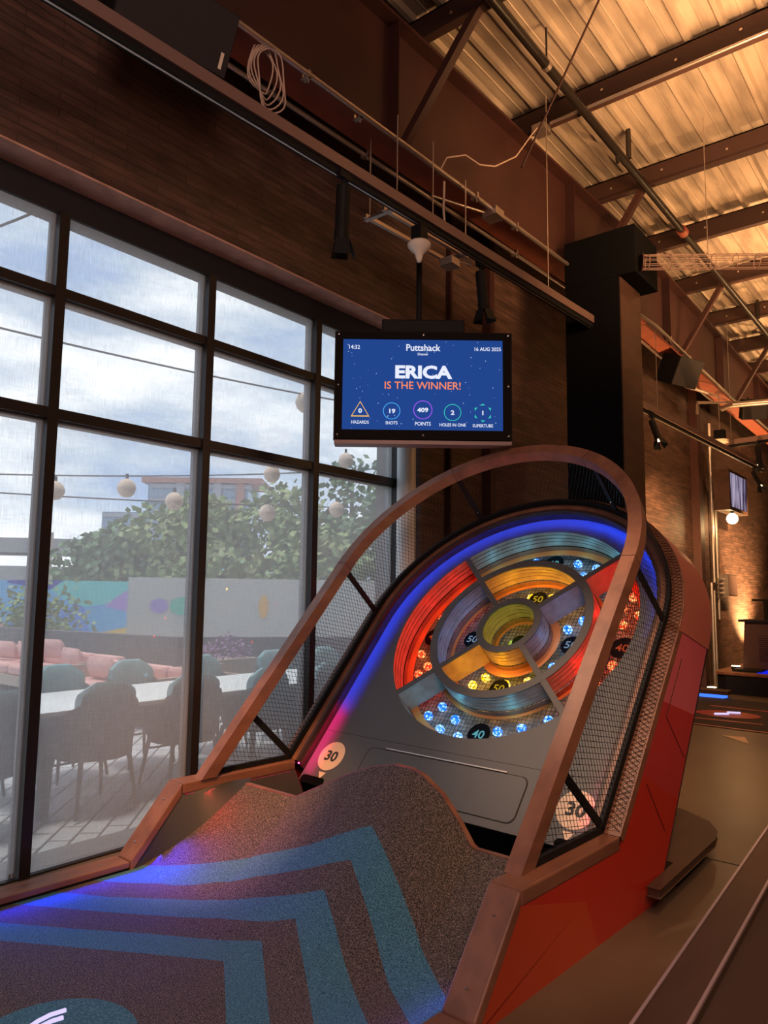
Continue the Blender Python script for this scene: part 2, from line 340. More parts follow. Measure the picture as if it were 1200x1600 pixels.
# steel pilasters on the wall (structure posts)
for y0, y1, x1, nm in ((6.0, 6.1, SX+.06, 1), (6.70, 6.93, SX+.10, 2), (14.0, 14.62, SX+.14, 3)):
    mb = MB(); mb.box((SX+.001, y0, 0), (SX+.02, y1, 6.2)); mb.box((SX+.02, y0, 0), (x1, y0+(y1-y0)*.35, 6.2))
    obj('steel_post', mb, 'redpaint', label={1: 'thin dark steel post on the brick wall behind the hanging screen', 2: 'dark red steel post on the brick wall to the right of the hanging screen', 3: 'tall red oxide steel post on the lit wall left of the vertical conduits'}[nm], cat='post', group='steel wall posts')

# black column / bulkhead box
col = thing('boxed_column', 'tall boxed column, black front and dark brown side, rising in front of the red girder', 'column', (-3.05, 7.5, 0))
obj('black_front', MB().box((-3.34, 7.20, 0), (-2.752, 7.23, 4.90)), 'black_matte', col, world=True, label='black painted front')
obj('brown_side', MB().box((-3.34, 7.23, 0), (-2.742, 7.80, 4.90)), 'wood_dark', col, world=True, label='dark brown side')
obj('column_head', MB().box((-3.34, 7.195, 4.90), (-2.57, 7.86, 5.41)), 'black_matte', col, world=True)

# red girder in two lengths
def beam(xa, ya, xb, yb, name, label):
    t_ = thing(name, label, 'beam', ((xa+xb)/2, (ya+yb)/2, 5.2))
    a = Vector((xa, ya, 0)); b = Vector((xb, yb, 0)); dn = (b-a).normalized(); n = Vector((dn.y, -dn.x, 0))
    def bx(o0, o1, z0, z1):
        m = MB(); vs = []
        for z in (z0, z1):
            for q, oo in ((a, o0), (b, o0), (b, o1), (a, o1)): vs.append(q+n*oo+Vector((0, 0, z)))
        m.add(vs, [(0, 1, 2, 3), (4, 7, 6, 5), (0, 4, 5, 1), (1, 5, 6, 2), (2, 6, 7, 3), (3, 7, 4, 0)]); return m
    obj('web', bx(-.008, .008, 5.23, 6.28), 'redpaint', t_, world=True)
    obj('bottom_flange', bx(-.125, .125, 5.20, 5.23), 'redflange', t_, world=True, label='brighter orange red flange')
    obj('top_flange', bx(-.13, .13, 6.28, 6.31), 'redpaint', t_, world=True)
    L = (b-a).length; k = 1.2
    while k < L:
        m = MB(); c0 = a+dn*k
        vs = []
        for z in (5.23, 6.28):
            for s_, w in ((-.006, .008), (.006, .008), (.006, .12), (-.006, .12)): vs.append(c0+dn*s_+n*w+Vector((0, 0, z)))
        m.add(vs, [(0, 1, 2, 3), (4, 7, 6, 5), (0, 4, 5, 1), (1, 5, 6, 2), (2, 6, 7, 3), (3, 7, 4, 0)])
        obj('stiffener', m, 'redpaint', t_, world=True); k += 3.1
    return t_
beam(-3.83, YN+.01, -3.40, 9.52, 'steel_girder', 'deep red oxide steel girder above the window wall, nearer length before the black column')
beam(-3.43, 9.53, -3.75, YF-.01, 'steel_girder', 'deep red oxide steel girder, further length beyond the black column')
def bx_(y): return -3.83+.43*(y-YN)/12.52 if y < 9.5 else -3.43-.32*(y-9.5)/14.5
# purlins spanning across the room
JY = [4.78, 6.50, 8.22, 9.92, 11.62, 13.35, 15.1, 16.8, 18.6]
JL = ['nearest roof joist, at the top edge above the first diagonal brace', 'second roof joist, with a pale conduit along its lower edge', 'third roof joist, meeting the sprinkler pipe left of its red coupling', 'fourth roof joist, just above the cylindrical wire cage', 'fifth roof joist, seen right behind the wire cage', 'sixth roof joist, below the wire cage', 'seventh roof joist, small and far above the far speaker', 'eighth roof joist, farther along the metal deck', 'farthest visible roof joist at the right edge']
for i, y in enumerate(JY):
    mb = MB(); mb.box((-3.95, y, 6.32), (5.1, y+.012, 6.60)); mb.box((-3.95, y-.07, 6.32), (5.1, y, 6.335)); mb.box((-3.95, y, 6.585), (5.1, y+.07, 6.60))
    t_ = thing('roof_joist', JL[i], 'joist', (.5, y, 6.32), group='steel roof joists')
    obj('joist_channel', mb, 'joist', t_, world=True)
    if y < 14:
        for k, xx in enumerate((-3.2, -2.6, -1.9, -1.35)):
            obj('bolt_head', MB().lathe([(.014, 0), (.014, .008), (0, .01)], n=8, T=rotT(rx=R(90), loc=(xx, y-.002, 6.47+.02*(k % 2)))), 'steel', t_, world=True)
# diagonal braces from joists down to the girder bottom flange
BRL = ['big red angle brace slanting up from the near girder at top centre', 'red angle brace just above the black column head', 'thin red angle brace above the far black speaker', 'small red angle brace at the far right end of the girder']
for k, y in enumerate((4.78, 8.22, 11.62, 15.1)):
    mb = MB(); x0 = bx_(y)+.10
    for dx, w in ((0, .05), (.0, .006)):
        pass
    a = Vector((x0, y-.26, 5.25)); b = Vector((x0+.62, y-.02, 6.40)); dr = (b-a).normalized(); s_ = Vector((0, 1, 0)); n = dr.cross(s_)
    ring = lambda p: [p+s_*-.035+n*0, p+s_*.035, p+s_*.035+n*.008, p+s_*-.027+n*.008, p+s_*-.027+n*.07, p+s_*-.035+n*.07]
    mb.loft([ring(a), ring(b)])
    obj('angle_brace', mb, 'redpaint', label=BRL[k], cat='brace', group='diagonal braces on the girder')

# conduits along the girder
def conduit(pts, rad, label, group=None, m='steel', name='conduit'):
    return obj(name, MB().tube(pts, rad, 10), m, smooth=True, label=label, cat='conduit', group=group)
conduit([(-3.52+.0, 0.5, 5.17), (-3.40, 4.2, 5.17), (-3.30, 7.18, 5.17)], .021, 'long steel conduit along the room side edge of the near girder')
conduit([(-3.90, 0.5, 5.17), (-3.73, 4.4, 5.17), (-3.60, 7.3, 5.17), (-3.51, 9.4, 5.17)], .019, 'long steel conduit along the wall side edge of the near girder')
conduit([(-3.28, 7.9, 5.17), (-3.17, 9.6, 5.17), (-3.30, 13.3, 5.17), (-3.42, 20, 5.17)], .021, 'steel conduit along room side of the far girder')
conduit([(-3.52, 9.6, 5.17), (-3.60, 12.0, 5.17), (-3.66, 14.0, 5.17)], .019, 'steel conduit along wall side of the far girder')
t_ = MB().tube([(-3.66, 2.0, 6.30), (-3.50, 9.4, 6.30)], .015, 8); obj('conduit', t_, 'steel', smooth=True, label='pale conduit running along the girder top flange before the column', cat='conduit')
conduit([(-3.1, 6.40, 6.30), (1.5, 6.40, 6.30)], .016, 'pale conduit strapped along the lower edge of the second roof joist')
# beam clamps
CL = [(-3.45, 3.35), (-3.45, 3.9), (-3.36, 5.4), (-3.34, 6.1), (-3.75, 3.3), (-3.72, 4.3), (-3.62, 6.6), (-3.2, 10.2), (-3.24, 11.2)]
CLL = ['clamp on the near conduit just right of the cable coil', 'second clamp right of the cable coil on the near conduit', 'clamp left of the junction box on the near conduit', 'clamp right of the junction box on the near conduit', 'clamp on the wall side conduit below the cable coil', 'clamp on the wall side conduit near the first brace', 'clamp on the wall side conduit close to the black column', 'clamp on the far conduit just beyond the black column', 'clamp on the far conduit over the black speaker']
for (x_, y_), cll in zip(CL, CLL):
    mb = MB(); mb.box((x_-.035, y_-.02, 5.14), (x_+.035, y_+.02, 5.15)); mb.box((x_-.035, y_-.012, 5.14), (x_-.028, y_+.012, 5.20)); mb.box((x_+.028, y_-.012, 5.14), (x_+.035, y_+.012, 5.20)); mb.tube([(x_+.02, y_, 5.11), (x_+.02, y_, 5.19)], .006, 6)
    obj('beam_clamp', mb, 'steel', label=cll, cat='clamp', group='conduit clamps on the girder')
# junction boxes
def jbox(x_, y_, z_, label, s=.07):
    t_ = thing('junction_box', label, 'electrical box', (x_, y_, z_))
    obj('box_body', MB().box((-s, -s, 0), (s, s, s)), 'steel', t_, bevel=.004)
    obj('cover_plate', MB().box((-s*1.08, -s*1.08, -.006), (s*1.08, s*1.08, 0)), 'steel', t_)
    return t_
jbox(-3.36, 5.72, 5.10, 'galvanised junction box on the girder edge right of the white dome', .075)
jbox(-3.20, 6.40, 6.24, 'galvanised junction box under the roof joist where cable leaves', .07)
# flexible cable between boxes
conduit([(-3.42, 4.9, 5.16), (-3.36, 4.95, 5.32), (-3.30, 5.15, 5.42), (-3.28, 5.35, 5.42), (-3.27, 5.6, 5.52), (-3.26, 5.98, 5.80), (-3.22, 6.2, 6.10), (-3.21, 6.33, 6.26)], .007, 'pair of pale flexible cables sagging from girder up to joist', m='cable', name='flexible_cable')
conduit([(-3.66, 5.15, 5.17), (-3.4, 5.68, 5.14)], .012, 'short conduit stub joining the junction box to wall side conduit')
# cable coil
mb = MB()
for k in range(5):
    pts = []; ra = .16+.012*k; 
    for a in range(24):
        th = 2*PI*a/24; pts.append((-3.50+.02*math.sin(3*th+k)+.015*k, 2.98+ra*.62*math.cos(th)+.012*k, 5.02-.02*k+ra*1.05*math.sin(th)))
    mb.tube(pts, .0055, 6, loop=True)
obj('cable_coil', mb, 'cable', smooth=True, label='coil of pale cable tied up on the near conduit at top left', cat='cable')
# drop rods for the struts
def rod(x_, y_, z0, z1, rad=.005, label='thin vertical hanging rod holding the lighting track', m='steel'):
    obj('hanger_rod', MB().tube([(x_, y_, z0), (x_, y_, z1)], rad, 6), m, label=label, cat='rod', group='hanging rods of the lighting track')

# black sprinkler main
t_ = thing('sprinkler_pipe', 'long black sprinkler pipe hung below the roof joists', 'pipe', (-2.72, 9, 6.2))
obj('pipe_run', MB().tube([(-2.73, 2, 6.25), (-2.72, 20, 6.25)], .042, 12), 'pipe_black', t_, world=True, smooth=True)
obj('coupling', MB().tube([(-2.726, 9.3, 6.25), (-2.726, 9.42, 6.25)], .062, 12), 'redflange', t_, world=True, label='red grooved coupling')
obj('pipe_band', MB().tube([(-2.73, 5.55, 6.25), (-2.73, 5.60, 6.25)], .047, 12), 'steel', t_, world=True)
obj('sprinkler_head', MB().tube([(-2.73, 7.2, 6.21), (-2.73, 7.2, 6.13)], .022, 8), 'pipe_black', t_, world=True)
for y_ in (7.45, 13.3, 16.0):
    obj('pipe_hanger', MB().tube([(-2.70, y_, 6.29), (-2.70, y_, 6.62)], .028, 10), 'pipe_black', t_, world=True)
obj('hanger_rod', MB().tube([(-2.73, 5.58, 6.30), (-2.73, 5.58, 6.64)], .010, 6), 'pipe_black', t_, world=True)
# long rods / sway cables near ceiling
obj('sway_cable', MB().tube([(-2.873, 5.371, 5.25), (-2.249, 5.601, 6.64)], .010, 6), 'redpaint', label='thin slanted rod crossing in front of the metal deck', cat='rod')

# cylindrical wire basket hanging by the column
t_ = thing('wire_basket_tube', 'long horizontal cylindrical wire cage hanging beside the column head', 'wire cage', (-2.0, 7.7, 5.0))
a = Vector((-2.54, 7.30, 5.02)); b = Vector((-0.9, 8.50, 5.02)); dn = (b-a).normalized(); sd = Vector((-dn.y, dn.x, 0)); up = Vector((0, 0, 1))
for k in range(10):
    th = 2*PI*k/10; o_ = sd*.075*math.cos(th)+up*.075*math.sin(th)
    obj('long_wire', MB().tube([a+o_, b+o_], .0035, 5), 'strut', t_, world=True)
for k in range(9):
    p = a+dn*(.22*k+.06)
    obj('ring_wire', MB().tube([p+sd*.078*math.cos(2*PI*q/16)+up*.078*math.sin(2*PI*q/16) for q in range(16)], .0045, 5, loop=True), 'strut', t_, world=True)
obj('end_plate', MB().lathe([(.09, 0), (.09, .012), (0, .012)], T=rotT(rz=math.atan2(dn.y, dn.x), ry=R(90), loc=tuple(a-dn*.01))), 'redpaint', t_, world=True)
rod(-2.0, 7.70, 5.10, 6.6, .004, 'thin rod holding the cylindrical wire cage from the roof')

# lighting tracks: mauve strut with black track below
def track(xa, ya, xb, yb, z, label, w=.041):
    a = Vector((xa, ya, z)); b = Vector((xb, yb, z)); dn = (b-a).normalized(); n = Vector((dn.y, -dn.x, 0))
    t_ = thing('lighting_track', label, 'track', tuple((a+b)/2))
    def bx(o0, o1, z0, z1, mm, nm):
        vs = []
        for zz in (z0, z1):
            for q, oo in ((a, o0), (b, o0), (b, o1), (a, o1)): vs.append(q+n*oo+Vector((0, 0, zz)))
        obj(nm, MB().add(vs, [(0, 1, 2, 3), (4, 7, 6, 5), (0, 4, 5, 1), (1, 5, 6, 2), (2, 6, 7, 3), (3, 7, 4, 0)]), mm, t_, world=True)
    bx(-w, w, .035, .115, 'strut', 'strut_channel'); bx(-w*.62, w*.62, -.01, .034, 'black', 'track_rail')
    bx(-.006, .006, -.014, -.010, 'steel', 'contact_strip')
    return t_
track(-3.42, -.5, -3.06, 7.20, 4.42, 'long mauve lighting track crossing above the window and screen')
track(-3.29, 9.2, -3.13, 15.15, 3.98, 'mauve lighting track along the far brick wall beyond the column')
track(-3.42, 13.3, -2.0, 13.05, 4.15, 'short lighting track crossing the room above the far screen')
for x_, y_, z1, lb in ((-3.19, 4.05, 5.15, 'thin hanger rod above the left part of the strut frame'), (-3.17, 4.48, 5.15, 'thin hanger rod dropping to the track below the girder brace'), (-3.105, 6.32, 6.6, 'long thin hanger rod right of the junction box, down to the track end')): rod(x_, y_, 4.53, z1, label=lb)
rod(-3.27, 9.85, 4.1, 5.2, label='thin hanger rod beside the black column, down to the far track'); rod(-3.17, 13.2, 4.27, 6.3, label='thin hanger rod down to the short cross track at the right')
# spot heads with barn doors
def spot_head(x_, y_, z_, dirv, label, scale=1.0, lit=False):
    t_ = thing('track_spotlight', label, 'spotlight', (x_, y_, z_), group=None)
    dv = Vector(dirv).normalized(); q = dv.to_track_quat('Z', 'Y').to_matrix().to_4x4()
    T = lambda p: q @ (Vector(p)*scale)+Vector((0, 0, -.10*scale))
    obj('track_adapter', MB().box((-.02, -.05, -.03), (.02, .05, .02)), 'black', t_)
    obj('yoke', MB().tube([(0, 0, -.02), (0, 0, -.10*scale)], .012, 8), 'black', t_)
    obj('lamp_body', MB().lathe([(.0, -.03), (.042, -.03), (.045, 0), (.045, .24), (.048, .25), (.048, .30), (.036, .301), (.0, .285)], n=20, T=T), 'black', t_, smooth=True)
    bd = []
    for k in range(4):
        ca, sa = math.cos(k*PI/2), math.sin(k*PI/2)
        m_ = MB(); pts = []
        for w, h, o_ in ((.040, .30, .048), (.055, .40, .082)):
            pts += [(-w, h, o_), (w, h, o_)]
        vs = [T((xx*ca-oo*sa, xx*sa+oo*ca, hh)) for xx, hh, oo in (pts[0], pts[1], pts[3], pts[2])]
        vs2 = [T((xx*ca-(oo+.003)*sa, xx*sa+(oo+.003)*ca, hh)) for xx, hh, oo in (pts[0], pts[1], pts[3], pts[2])]
        m_.add(vs+vs2, [(0, 1, 2, 3), (7, 6, 5, 4), (0, 4, 5, 1), (1, 5, 6, 2), (2, 6, 7, 3), (3, 7, 4, 0)])
        obj('barn_door', m_, 'plastic_w' if lit else 'black', t_, label='pale lit barn door' if lit else None)
    return t_
spot_head(-3.20, 3.48, 4.41, (-.16, .14, -1), 'large black spotlight hanging from the track above the window, barn doors open', 1.08)
spot_head(-3.18, 5.20, 4.41, (.03, .12, -1), 'black spotlight with flared barn doors right of the hanging screen', 1.0)
M['lampface'] = emis('lamp_glow', (1, .72, .42), 3.0)
for x_, y_, z_, dv, lb in ((-3.26, 9.60, 3.97, (.40, -.30, -1), 'spotlight with a lit pale rim on the far track nearest the column'), (-3.15, 14.6, 3.97, (.5, -.3, -1), 'small far spotlight at the end of the far wall track'), (-2.75, 13.1, 4.14, (.1, -.2, -1), 'spotlight on the short cross track at the right edge')):
    s = spot_head(x_, y_, z_, dv, lb, .95)
    q = Vector(dv).normalized().to_track_quat('Z', 'Y').to_matrix().to_4x4()
    T = lambda p, q=q: q @ (Vector(p)*.95)+Vector((0, 0, -.095))
    obj('lens', MB().lathe([(.0, .296), (.040, .296), (.040, .303), (0, .304)], n=16, T=T), 'lampface', s)

# loudspeakers on the wall side
def speaker(loc, rz, tilt, w, h, dp, label, logo=False):
    t_ = thing('wall_speaker', label, 'loudspeaker', loc)
    T = rotT(rz=rz, rx=tilt)
    obj('cabinet', MB().prism([(-w/2, 0), (w/2, 0), (w*.42, -dp), (-w*.42, -dp)], lambda p, z: T((p[0], p[1], z)), -h/2, h/2), 'black', t_)
    obj('grille', MB().box((-w/2+.008, 0, -h/2+.008), (w/2-.008, .012, h/2-.008), T=T), M['grille'], t_)
    obj('wall_bracket', MB().tube([T((0, -dp, 0)), T((0, -dp-.14, .18))], .016, 8), 'black', t_)
    if logo: obj('badge', MB().box((-w/2+.045, .0125, -h/2+.04), (-w/2+.065, .015, -h/2+.13), T=T), M['plastic_w'], t_, label='small white maker badge')
M['grille'] = mat('speaker_grille', (.018, .014, .016), .7, bump=(260, 1, .004))
speaker((-3.31, 2.22, 4.80), R(-95), R(-24), .70, .36, .32, 'large black loudspeaker hanging at the top left by the coil of cable', True)
speaker((-3.20, 11.0, 4.88), R(-110), R(-26), .55, .42, .34, 'black loudspeaker under the far girder beyond the column')
speaker((-3.0, 14.2, 4.95), R(-150), R(-20), .42, .34, .3, 'small black loudspeaker over the far cross track at right edge')

# ================================================================== hanging screen
KS = 1.3
def far(p): return Vector((p[0]*KS, p[1]*KS, 1.6+(p[2]-1.6)*KS))
TV = far((-2.52, 3.47, 2.83)); AX = Vector((.778, .629, 0)).normalized(); NR = Vector((AX.y, -AX.x, 0))
def tv(x_, y_, n=0): return TV+AX*x_*KS+Vector((0, 0, y_*KS))+NR*n*KS
t_ = thing('hanging_screen', 'hanging flat screen showing a blue winner scoreboard, in a black case on a pole', 'screen', tuple(TV-Vector((0, 0, .34*KS))))
def tvbox(x0, x1, y0, y1, n0, n1):
    return MB().prism([(x0, y0), (x1, y0), (x1, y1), (x0, y1)], lambda p, k: tv(p[0], p[1], k), n0, n1)
obj('screen_case', tvbox(-.525, .525, -.330, .330, -.12, -.005), 'black', t_, world=True, bevel=.004)
fr = MB()
for x0, x1, y0, y1 in ((-.52, .52, .283, .325), (-.52, .52, -.325, -.268), (-.52, -.478, -.268, .283), (.472, .52, -.268, .283)):
    fr.prism([(x0, y0), (x1, y0), (x1, y1), (x0, y1)], lambda p, k: tv(p[0], p[1], k), -.005, .012)
M['bezel'] = mat('glossy_brown_black_bezel', (.006, .004, .004), .6, spec=.08)
obj('bezel', fr, 'bezel', t_, world=True)
obj('bottom_trim', tvbox(-.522, .522, -.352, -.330, -.10, .008), 'strut', t_, world=True, label='grey brown metal lower edge')
for x_, y_ in ((-.505, .31), (0, .31), (.505, .31), (-.505, 0), (.505, 0), (-.505, -.30), (0, -.30), (.505, -.30)):
    mm = Matrix((( AX.x, 0, NR.x, 0), (AX.y, 0, NR.y, 0), (0, 1, 0, 0), (0, 0, 0, 1)))
    obj('screw', MB().lathe([(.008, 0), (.008, .004), (0, .006)], n=10, T=lambda p, x_=x_, y_=y_: mm.to_3x3() @ Vector(p)+tv(x_, y_, .012)), 'chrome', t_, world=True)
M['scr'] = emis('screen_blue', (.016, .060, .27), 1.0)
M['s_white'] = emis('screen_white', (.82, .86, 1.0), 1.0); M['s_orange'] = emis('screen_orange', (1.0, .27, .12), 1.0)
M['s_yel'] = emis('screen_amber', (1.0, .55, .10), 1.0); M['s_cyan'] = emis('screen_cyan', (.08, .45, 1.0), 1.0); M['s_pur'] = emis('screen_purple', (.38, .10, .95), 1.0)
M['s_grn'] = emis('screen_green', (.04, .62, .48), 1.0); M['s_star'] = emis('screen_star', (.55, .65, .95), 1.0)
pn = obj('display_panel', tvbox(-.478, .472, -.268, .283, -.005, .001), 'scr', t_, world=True)
OFF[pn.name] = OFF[t_.name]
def tfn(cx, cy, tilt=0): return lambda x_, y_: tv(cx+x_, cy+y_, .0018)
def sp(nm, mb, m): obj(nm, mb, m, pn, world=True)
# panel spans x -.478...472, y .283..-.268 ; u,v in crop fractions
def scx(f): return -.478+.95*f
def scy(f): return .283-.551*f
def txt(nm, body, fx, fy, size, m, off=0, sx=1.0): sp(nm, text_mb(body, size, tfn(scx(fx), scy(fy)-size*.36), off, sx=sx), m)
txt('clock_text', '14:32', .068, .085, .034, 's_white', .0004, .95)
txt('logo_text', 'Puttshack', .50, .085, .056, 's_white', .0010, .93)
sp('logo_serif', MB(), 's_white') if False else None
txt('city_text', 'Denver', .50, .158, .022, 's_white', .0003, .95)
txt('date_text', '16 AUG 2025', .905, .095, .031, 's_white', .0004, .93)
txt('winner_name', 'ERICA', .50, .355, .104, 's_white', .0045, 1.18)
txt('winner_line', 'IS THE WINNER!', .50, .505, .064, 's_orange', .0004, .98)
def ring_mb(cx, cy, r0, r1, n=40):
    m = MB(); m.loft([[tv(cx+r_*math.cos(2*PI*k/n), cy+r_*math.sin(2*PI*k/n), .0016) for k in range(n)] for r_ in (r0, r1)], caps=False); return m
IX = [.112, .308, .502, .687, .875]; CY = [.79, .79, .775, .80, .80]
num = ['0', '19', '409', '2', '1']; lab = ['HAZARDS', 'SHOTS', 'POINTS', 'HOLES IN ONE', 'SUPERTUBE']; lsz = [.026, .026, .031, .026, .026]; ly = [.915, .92, .925, .935, .94]
for k in range(5):
    cx, cy = scx(IX[k]), scy(CY[k])
    txt('stat_number', num[k], IX[k], CY[k], .036, 's_white', .0011, 1.2)
    txt('stat_label', lab[k], IX[k], ly[k], lsz[k], 's_white', .0003, .90)
    if k in (1, 2, 3): sp('stat_ring', ring_mb(cx, cy, (.047, .052, .047)[k-1], (.051, .0565, .051)[k-1]), ('s_cyan', 's_pur', 's_grn')[k-1])
    if k == 0:
        m_ = MB(); pts = [(0, .058), (.055, -.036), (-.055, -.036)]
        out = [tv(cx+a*1.0, cy+b*1.0, .0016) for a, b in pts]; inn = [tv(cx+a*.86, cy+.001+b*.86, .0016) for a, b in pts]
        m_.loft([out, inn], caps=False); sp('hazard_triangle', m_, 's_yel')
    if k == 4:
        m_ = MB()
        for q in range(6):
            a = PI/2+q*PI/3; c0 = (cx+.045*math.cos(a), cy+.045*math.sin(a)); ca, sa = math.cos(a), math.sin(a)
            m_.add([tv(c0[0]+ca*.011, c0[1]+sa*.011, .0016), tv(c0[0]-sa*.014, c0[1]+ca*.014, .0016), tv(c0[0]+sa*.014, c0[1]-ca*.014, .0016)], [(0, 1, 2)])
        sp('star_triangles', m_, 's_grn')
m_ = MB()
for k in range(75):
    x_, y_, s_ = random.uniform(-.47, .465), random.uniform(-.26, .275), random.choice((.0011, .0016, .0022))
    m_.add([tv(x_-s_, y_-s_, .0012), tv(x_+s_, y_-s_, .0012), tv(x_+s_, y_+s_, .0012), tv(x_-s_, y_+s_, .0012)], [(0, 1, 2, 3)])
o = obj('star_dots', m_, 's_star', pn, world=True); o['kind'] = 'stuff'
obj('soundbar', MB().box((-.25, -.13, 0), (.25, -.02, .085), T=lambda p: tv(p.x, p.z+.335, p.y)), 'black', t_, world=True, bevel=.012)
obj('mount_pole', MB().tube([tv(-.02, .30, -.16), tv(-.02, 1.03, -.16)], .024, 12), 'black', t_, world=True, smooth=True)
obj('mount_plate', tvbox(-.2, .2, -.2, .3, -.16, -.12), 'black', t_, world=True)

# white dome antenna on strut rig above the screen
t_ = thing('wireless_dome', 'white mushroom shaped dome device hanging on a strut above the screen', 'antenna', tuple(far((-2.46, 3.34, 3.53))))
t_.scale = (KS, KS, KS)
obj('dome', MB().lathe([(0, 0), (.012, .004), (.020, .03), (.026, .055), (.05, .075), (.066, .095), (.070, .112), (.060, .124), (0, .126)], n=28), 'plastic_w', t_, smooth=True)
obj('mount_box', MB().box((-.035, -.035, .126), (.035, .035, .22)), 'black', t_)
obj('stem', MB().tube([(0, 0, .2), (-.02, .02, .30)], .01, 6), 'steel', t_)
t_ = thing('strut_rig', 'small galvanised strut frame hanging above the screen and the white dome', 'bracket', tuple(far((-2.67, 3.62, 3.85))))
t_.scale = (KS, KS, KS)
sdv = Vector((.06, 1, 0)).normalized()
for dx in (-.07, .07):
    obj('strut_channel', MB().prism([(-.012, 0), (.012, 0), (.012, .022), (-.012, .022)], lambda p, k, dx=dx: Vector((dx+p[0]+.06*k, k, p[1])), -.42, .42), 'steel', t_)
obj('cross_bracket', MB().box((-.12, -.40, -.004), (.10, -.37, .01)), 'steel', t_); obj('cross_bracket', MB().box((-.08, .34, -.004), (.14, .38, .01)), 'steel', t_)
obj('drop_rod', MB().tube([(-.09, -.38, 0), (-.09, -.38, .52)], .005, 6), 'steel', t_); obj('drop_rod', MB().tube([(.12, .36, 0), (.12, .36, .52)], .005, 6), 'steel', t_)
jbox(*far((-2.50, 3.72, 3.66)), 'small junction plate with stub below the strut frame right of the white dome', .06)
conduit([far(p_) for p_ in ((-2.56, 3.95, 3.86), (-2.50, 3.98, 3.76), (-2.5, 3.78, 3.72))], .006, 'short looped white cable by the junction plate under the strut frame', m='cable', name='looped_cable')
conduit([(-3.42, 5.0, 5.15), (-3.44, 5.02, 4.9), (-3.40, 5.0, 4.6)], .010, 'pale cable dropping from the girder behind the lighting track', m='cable', name='drop_cable')
conduit([(SX+.004, 6.18, 3.42), (-4.0, 6.2, 3.45), (-3.92, 6.35, 3.62), (-3.90, 6.55, 3.60)], .012, 'short curved pipe end on the brick wall right of the screen pole', name='pipe_end')
mb = MB().add([(-4.02, 5.62, 3.2), (-4.02, 5.98, 3.2), (-4.02, 5.80, 3.62), (-3.95, 5.80, 3.25)], [(0, 1, 2), (0, 3, 1), (1, 3, 2), (2, 3, 0)])
obj('wall_cone_light', mb, 'wood', label='small triangular brown wall fitting behind the screen pole', cat='wall fitting')

# ================================================================== SKEE-BALL MACHINE
TH = .0516407; OX, OY = -2.743, 3.758
Uv = Vector((math.sin(TH), math.cos(TH), 0)); Vv = Vector((math.cos(TH), -math.sin(TH), 0)); Zv = Vector((0, 0, 1)); O0 = Vector((OX, OY, 0))
w, tR, zH, zL, uC, uB = 1.276, .153, .428, .05, -.915, -1.246
al, Lf, hF, wf, rb = .849, 1.357, .593, 1.196, .117
R1, R2, R3, scn, Lb, wb, wi = .946, .634, .253, 1.392, 1.316, 1.18, 1.124
R2i, R3i = .575, .200
def MF(v, u_, z): return O0+Vv*v+Uv*u_+Zv*z
ca, sa = math.cos(al), math.sin(al)
def BF(v, s, n): return MF(v, s*ca-n*sa, zH+s*sa+n*ca)
mach = thing('arcade_ball_target', 'giant skee-ball style putting target with arched mesh fence, lit rings and red side panels', 'arcade game', tuple(MF(0, 0, 0)))
def part(nm, mb, m, parent=None, **k): return obj(nm, mb, m, parent or mach, world=True, **k)
def subroot(o): OFF[o.name] = OFF[mach.name]; return o
# rails: (profile swept)
def railseg(p0, p1, v0, v1, th=.065):     # p=(u,z) top points
    m = MB(); du, dz = p1[0]-p0[0], p1[1]-p0[1]; l = math.hypot(du, dz); nu, nz = dz/l*th, -du/l*th
    vs = [MF(v0, *p0), MF(v1, *p0), MF(v1, *p1), MF(v0, *p1)]
    vs2 = [MF(v0, p0[0], p0[1]-th), MF(v1, p0[0], p0[1]-th), MF(v1, p1[0], p1[1]-th), MF(v0, p1[0], p1[1]-th)]
    m.add(vs+vs2, [(0, 1, 2, 3), (7, 6, 5, 4), (0, 4, 5, 1), (1, 5, 6, 2), (2, 6, 7, 3), (3, 7, 4, 0)]); return m
g = .004
for sg in (-1, 1):
    va, vb = (-w, -w+tR) if sg < 0 else (w-tR, w)
    rl = part('side_cap_rail', railseg((uC+g, zH), (0, zH), va, vb), 'wood', bevel=.008)
    r2_ = part('sloping_cap_rail', railseg((uB+g, zL+.003), (uC-g, zH), va, vb, .075), 'wood', bevel=.008)
    for q in (.2, .75):
        u_, z_ = uB+(uC-uB)*q, zL+(zH-zL)*q
        part('screw', MB().lathe([(.008, 0), (.008, .003), (0, .004)], n=10, T=lambda p, u_=u_, z_=z_, va=va: MF(va+tR/2, u_, z_+.004)+Vector(p)), 'chrome')
# ledge (arched wood band) left+arch+right
NA = 48
def archpts(ww, LL, s0, n, N=NA):
    pts = [BF(-ww, s0, n)]+[BF(-ww, s0+(LL-s0)*k/6, n) for k in range(1, 6)]
    for k in range(N+1):
        a = PI-PI*k/N; pts.append(BF(ww*math.cos(a), LL+ww*math.sin(a), n))
    pts += [BF(ww, s0+(LL-s0)*k/6, n) for k in range(5, 0, -1)]+[BF(ww, s0, n)]
    return pts
def band(w0, L0, n0, w1, L1, n1, s0=0, s1=0): return list(zip(archpts(w0, L0, s0, n0), archpts(w1, L1, s1, n1)))
def archsolid(spec, s0=0):  # spec list of (w,L,n) closed section
    P_ = [archpts(a, b, s0 if not isinstance(s0, list) else s0[i], c) for i, (a, b, c) in enumerate(spec)]
    m = MB(); m.loft([[P_[k][i] for k in range(len(spec))] for i in range(len(P_[0]))]); return m
part('arched_ledge', archsolid([(wi, 1.357, 0), (w, Lb, 0), (w, Lb, -.05), (wi, 1.357, -.03)]), 'wood', smooth=True)
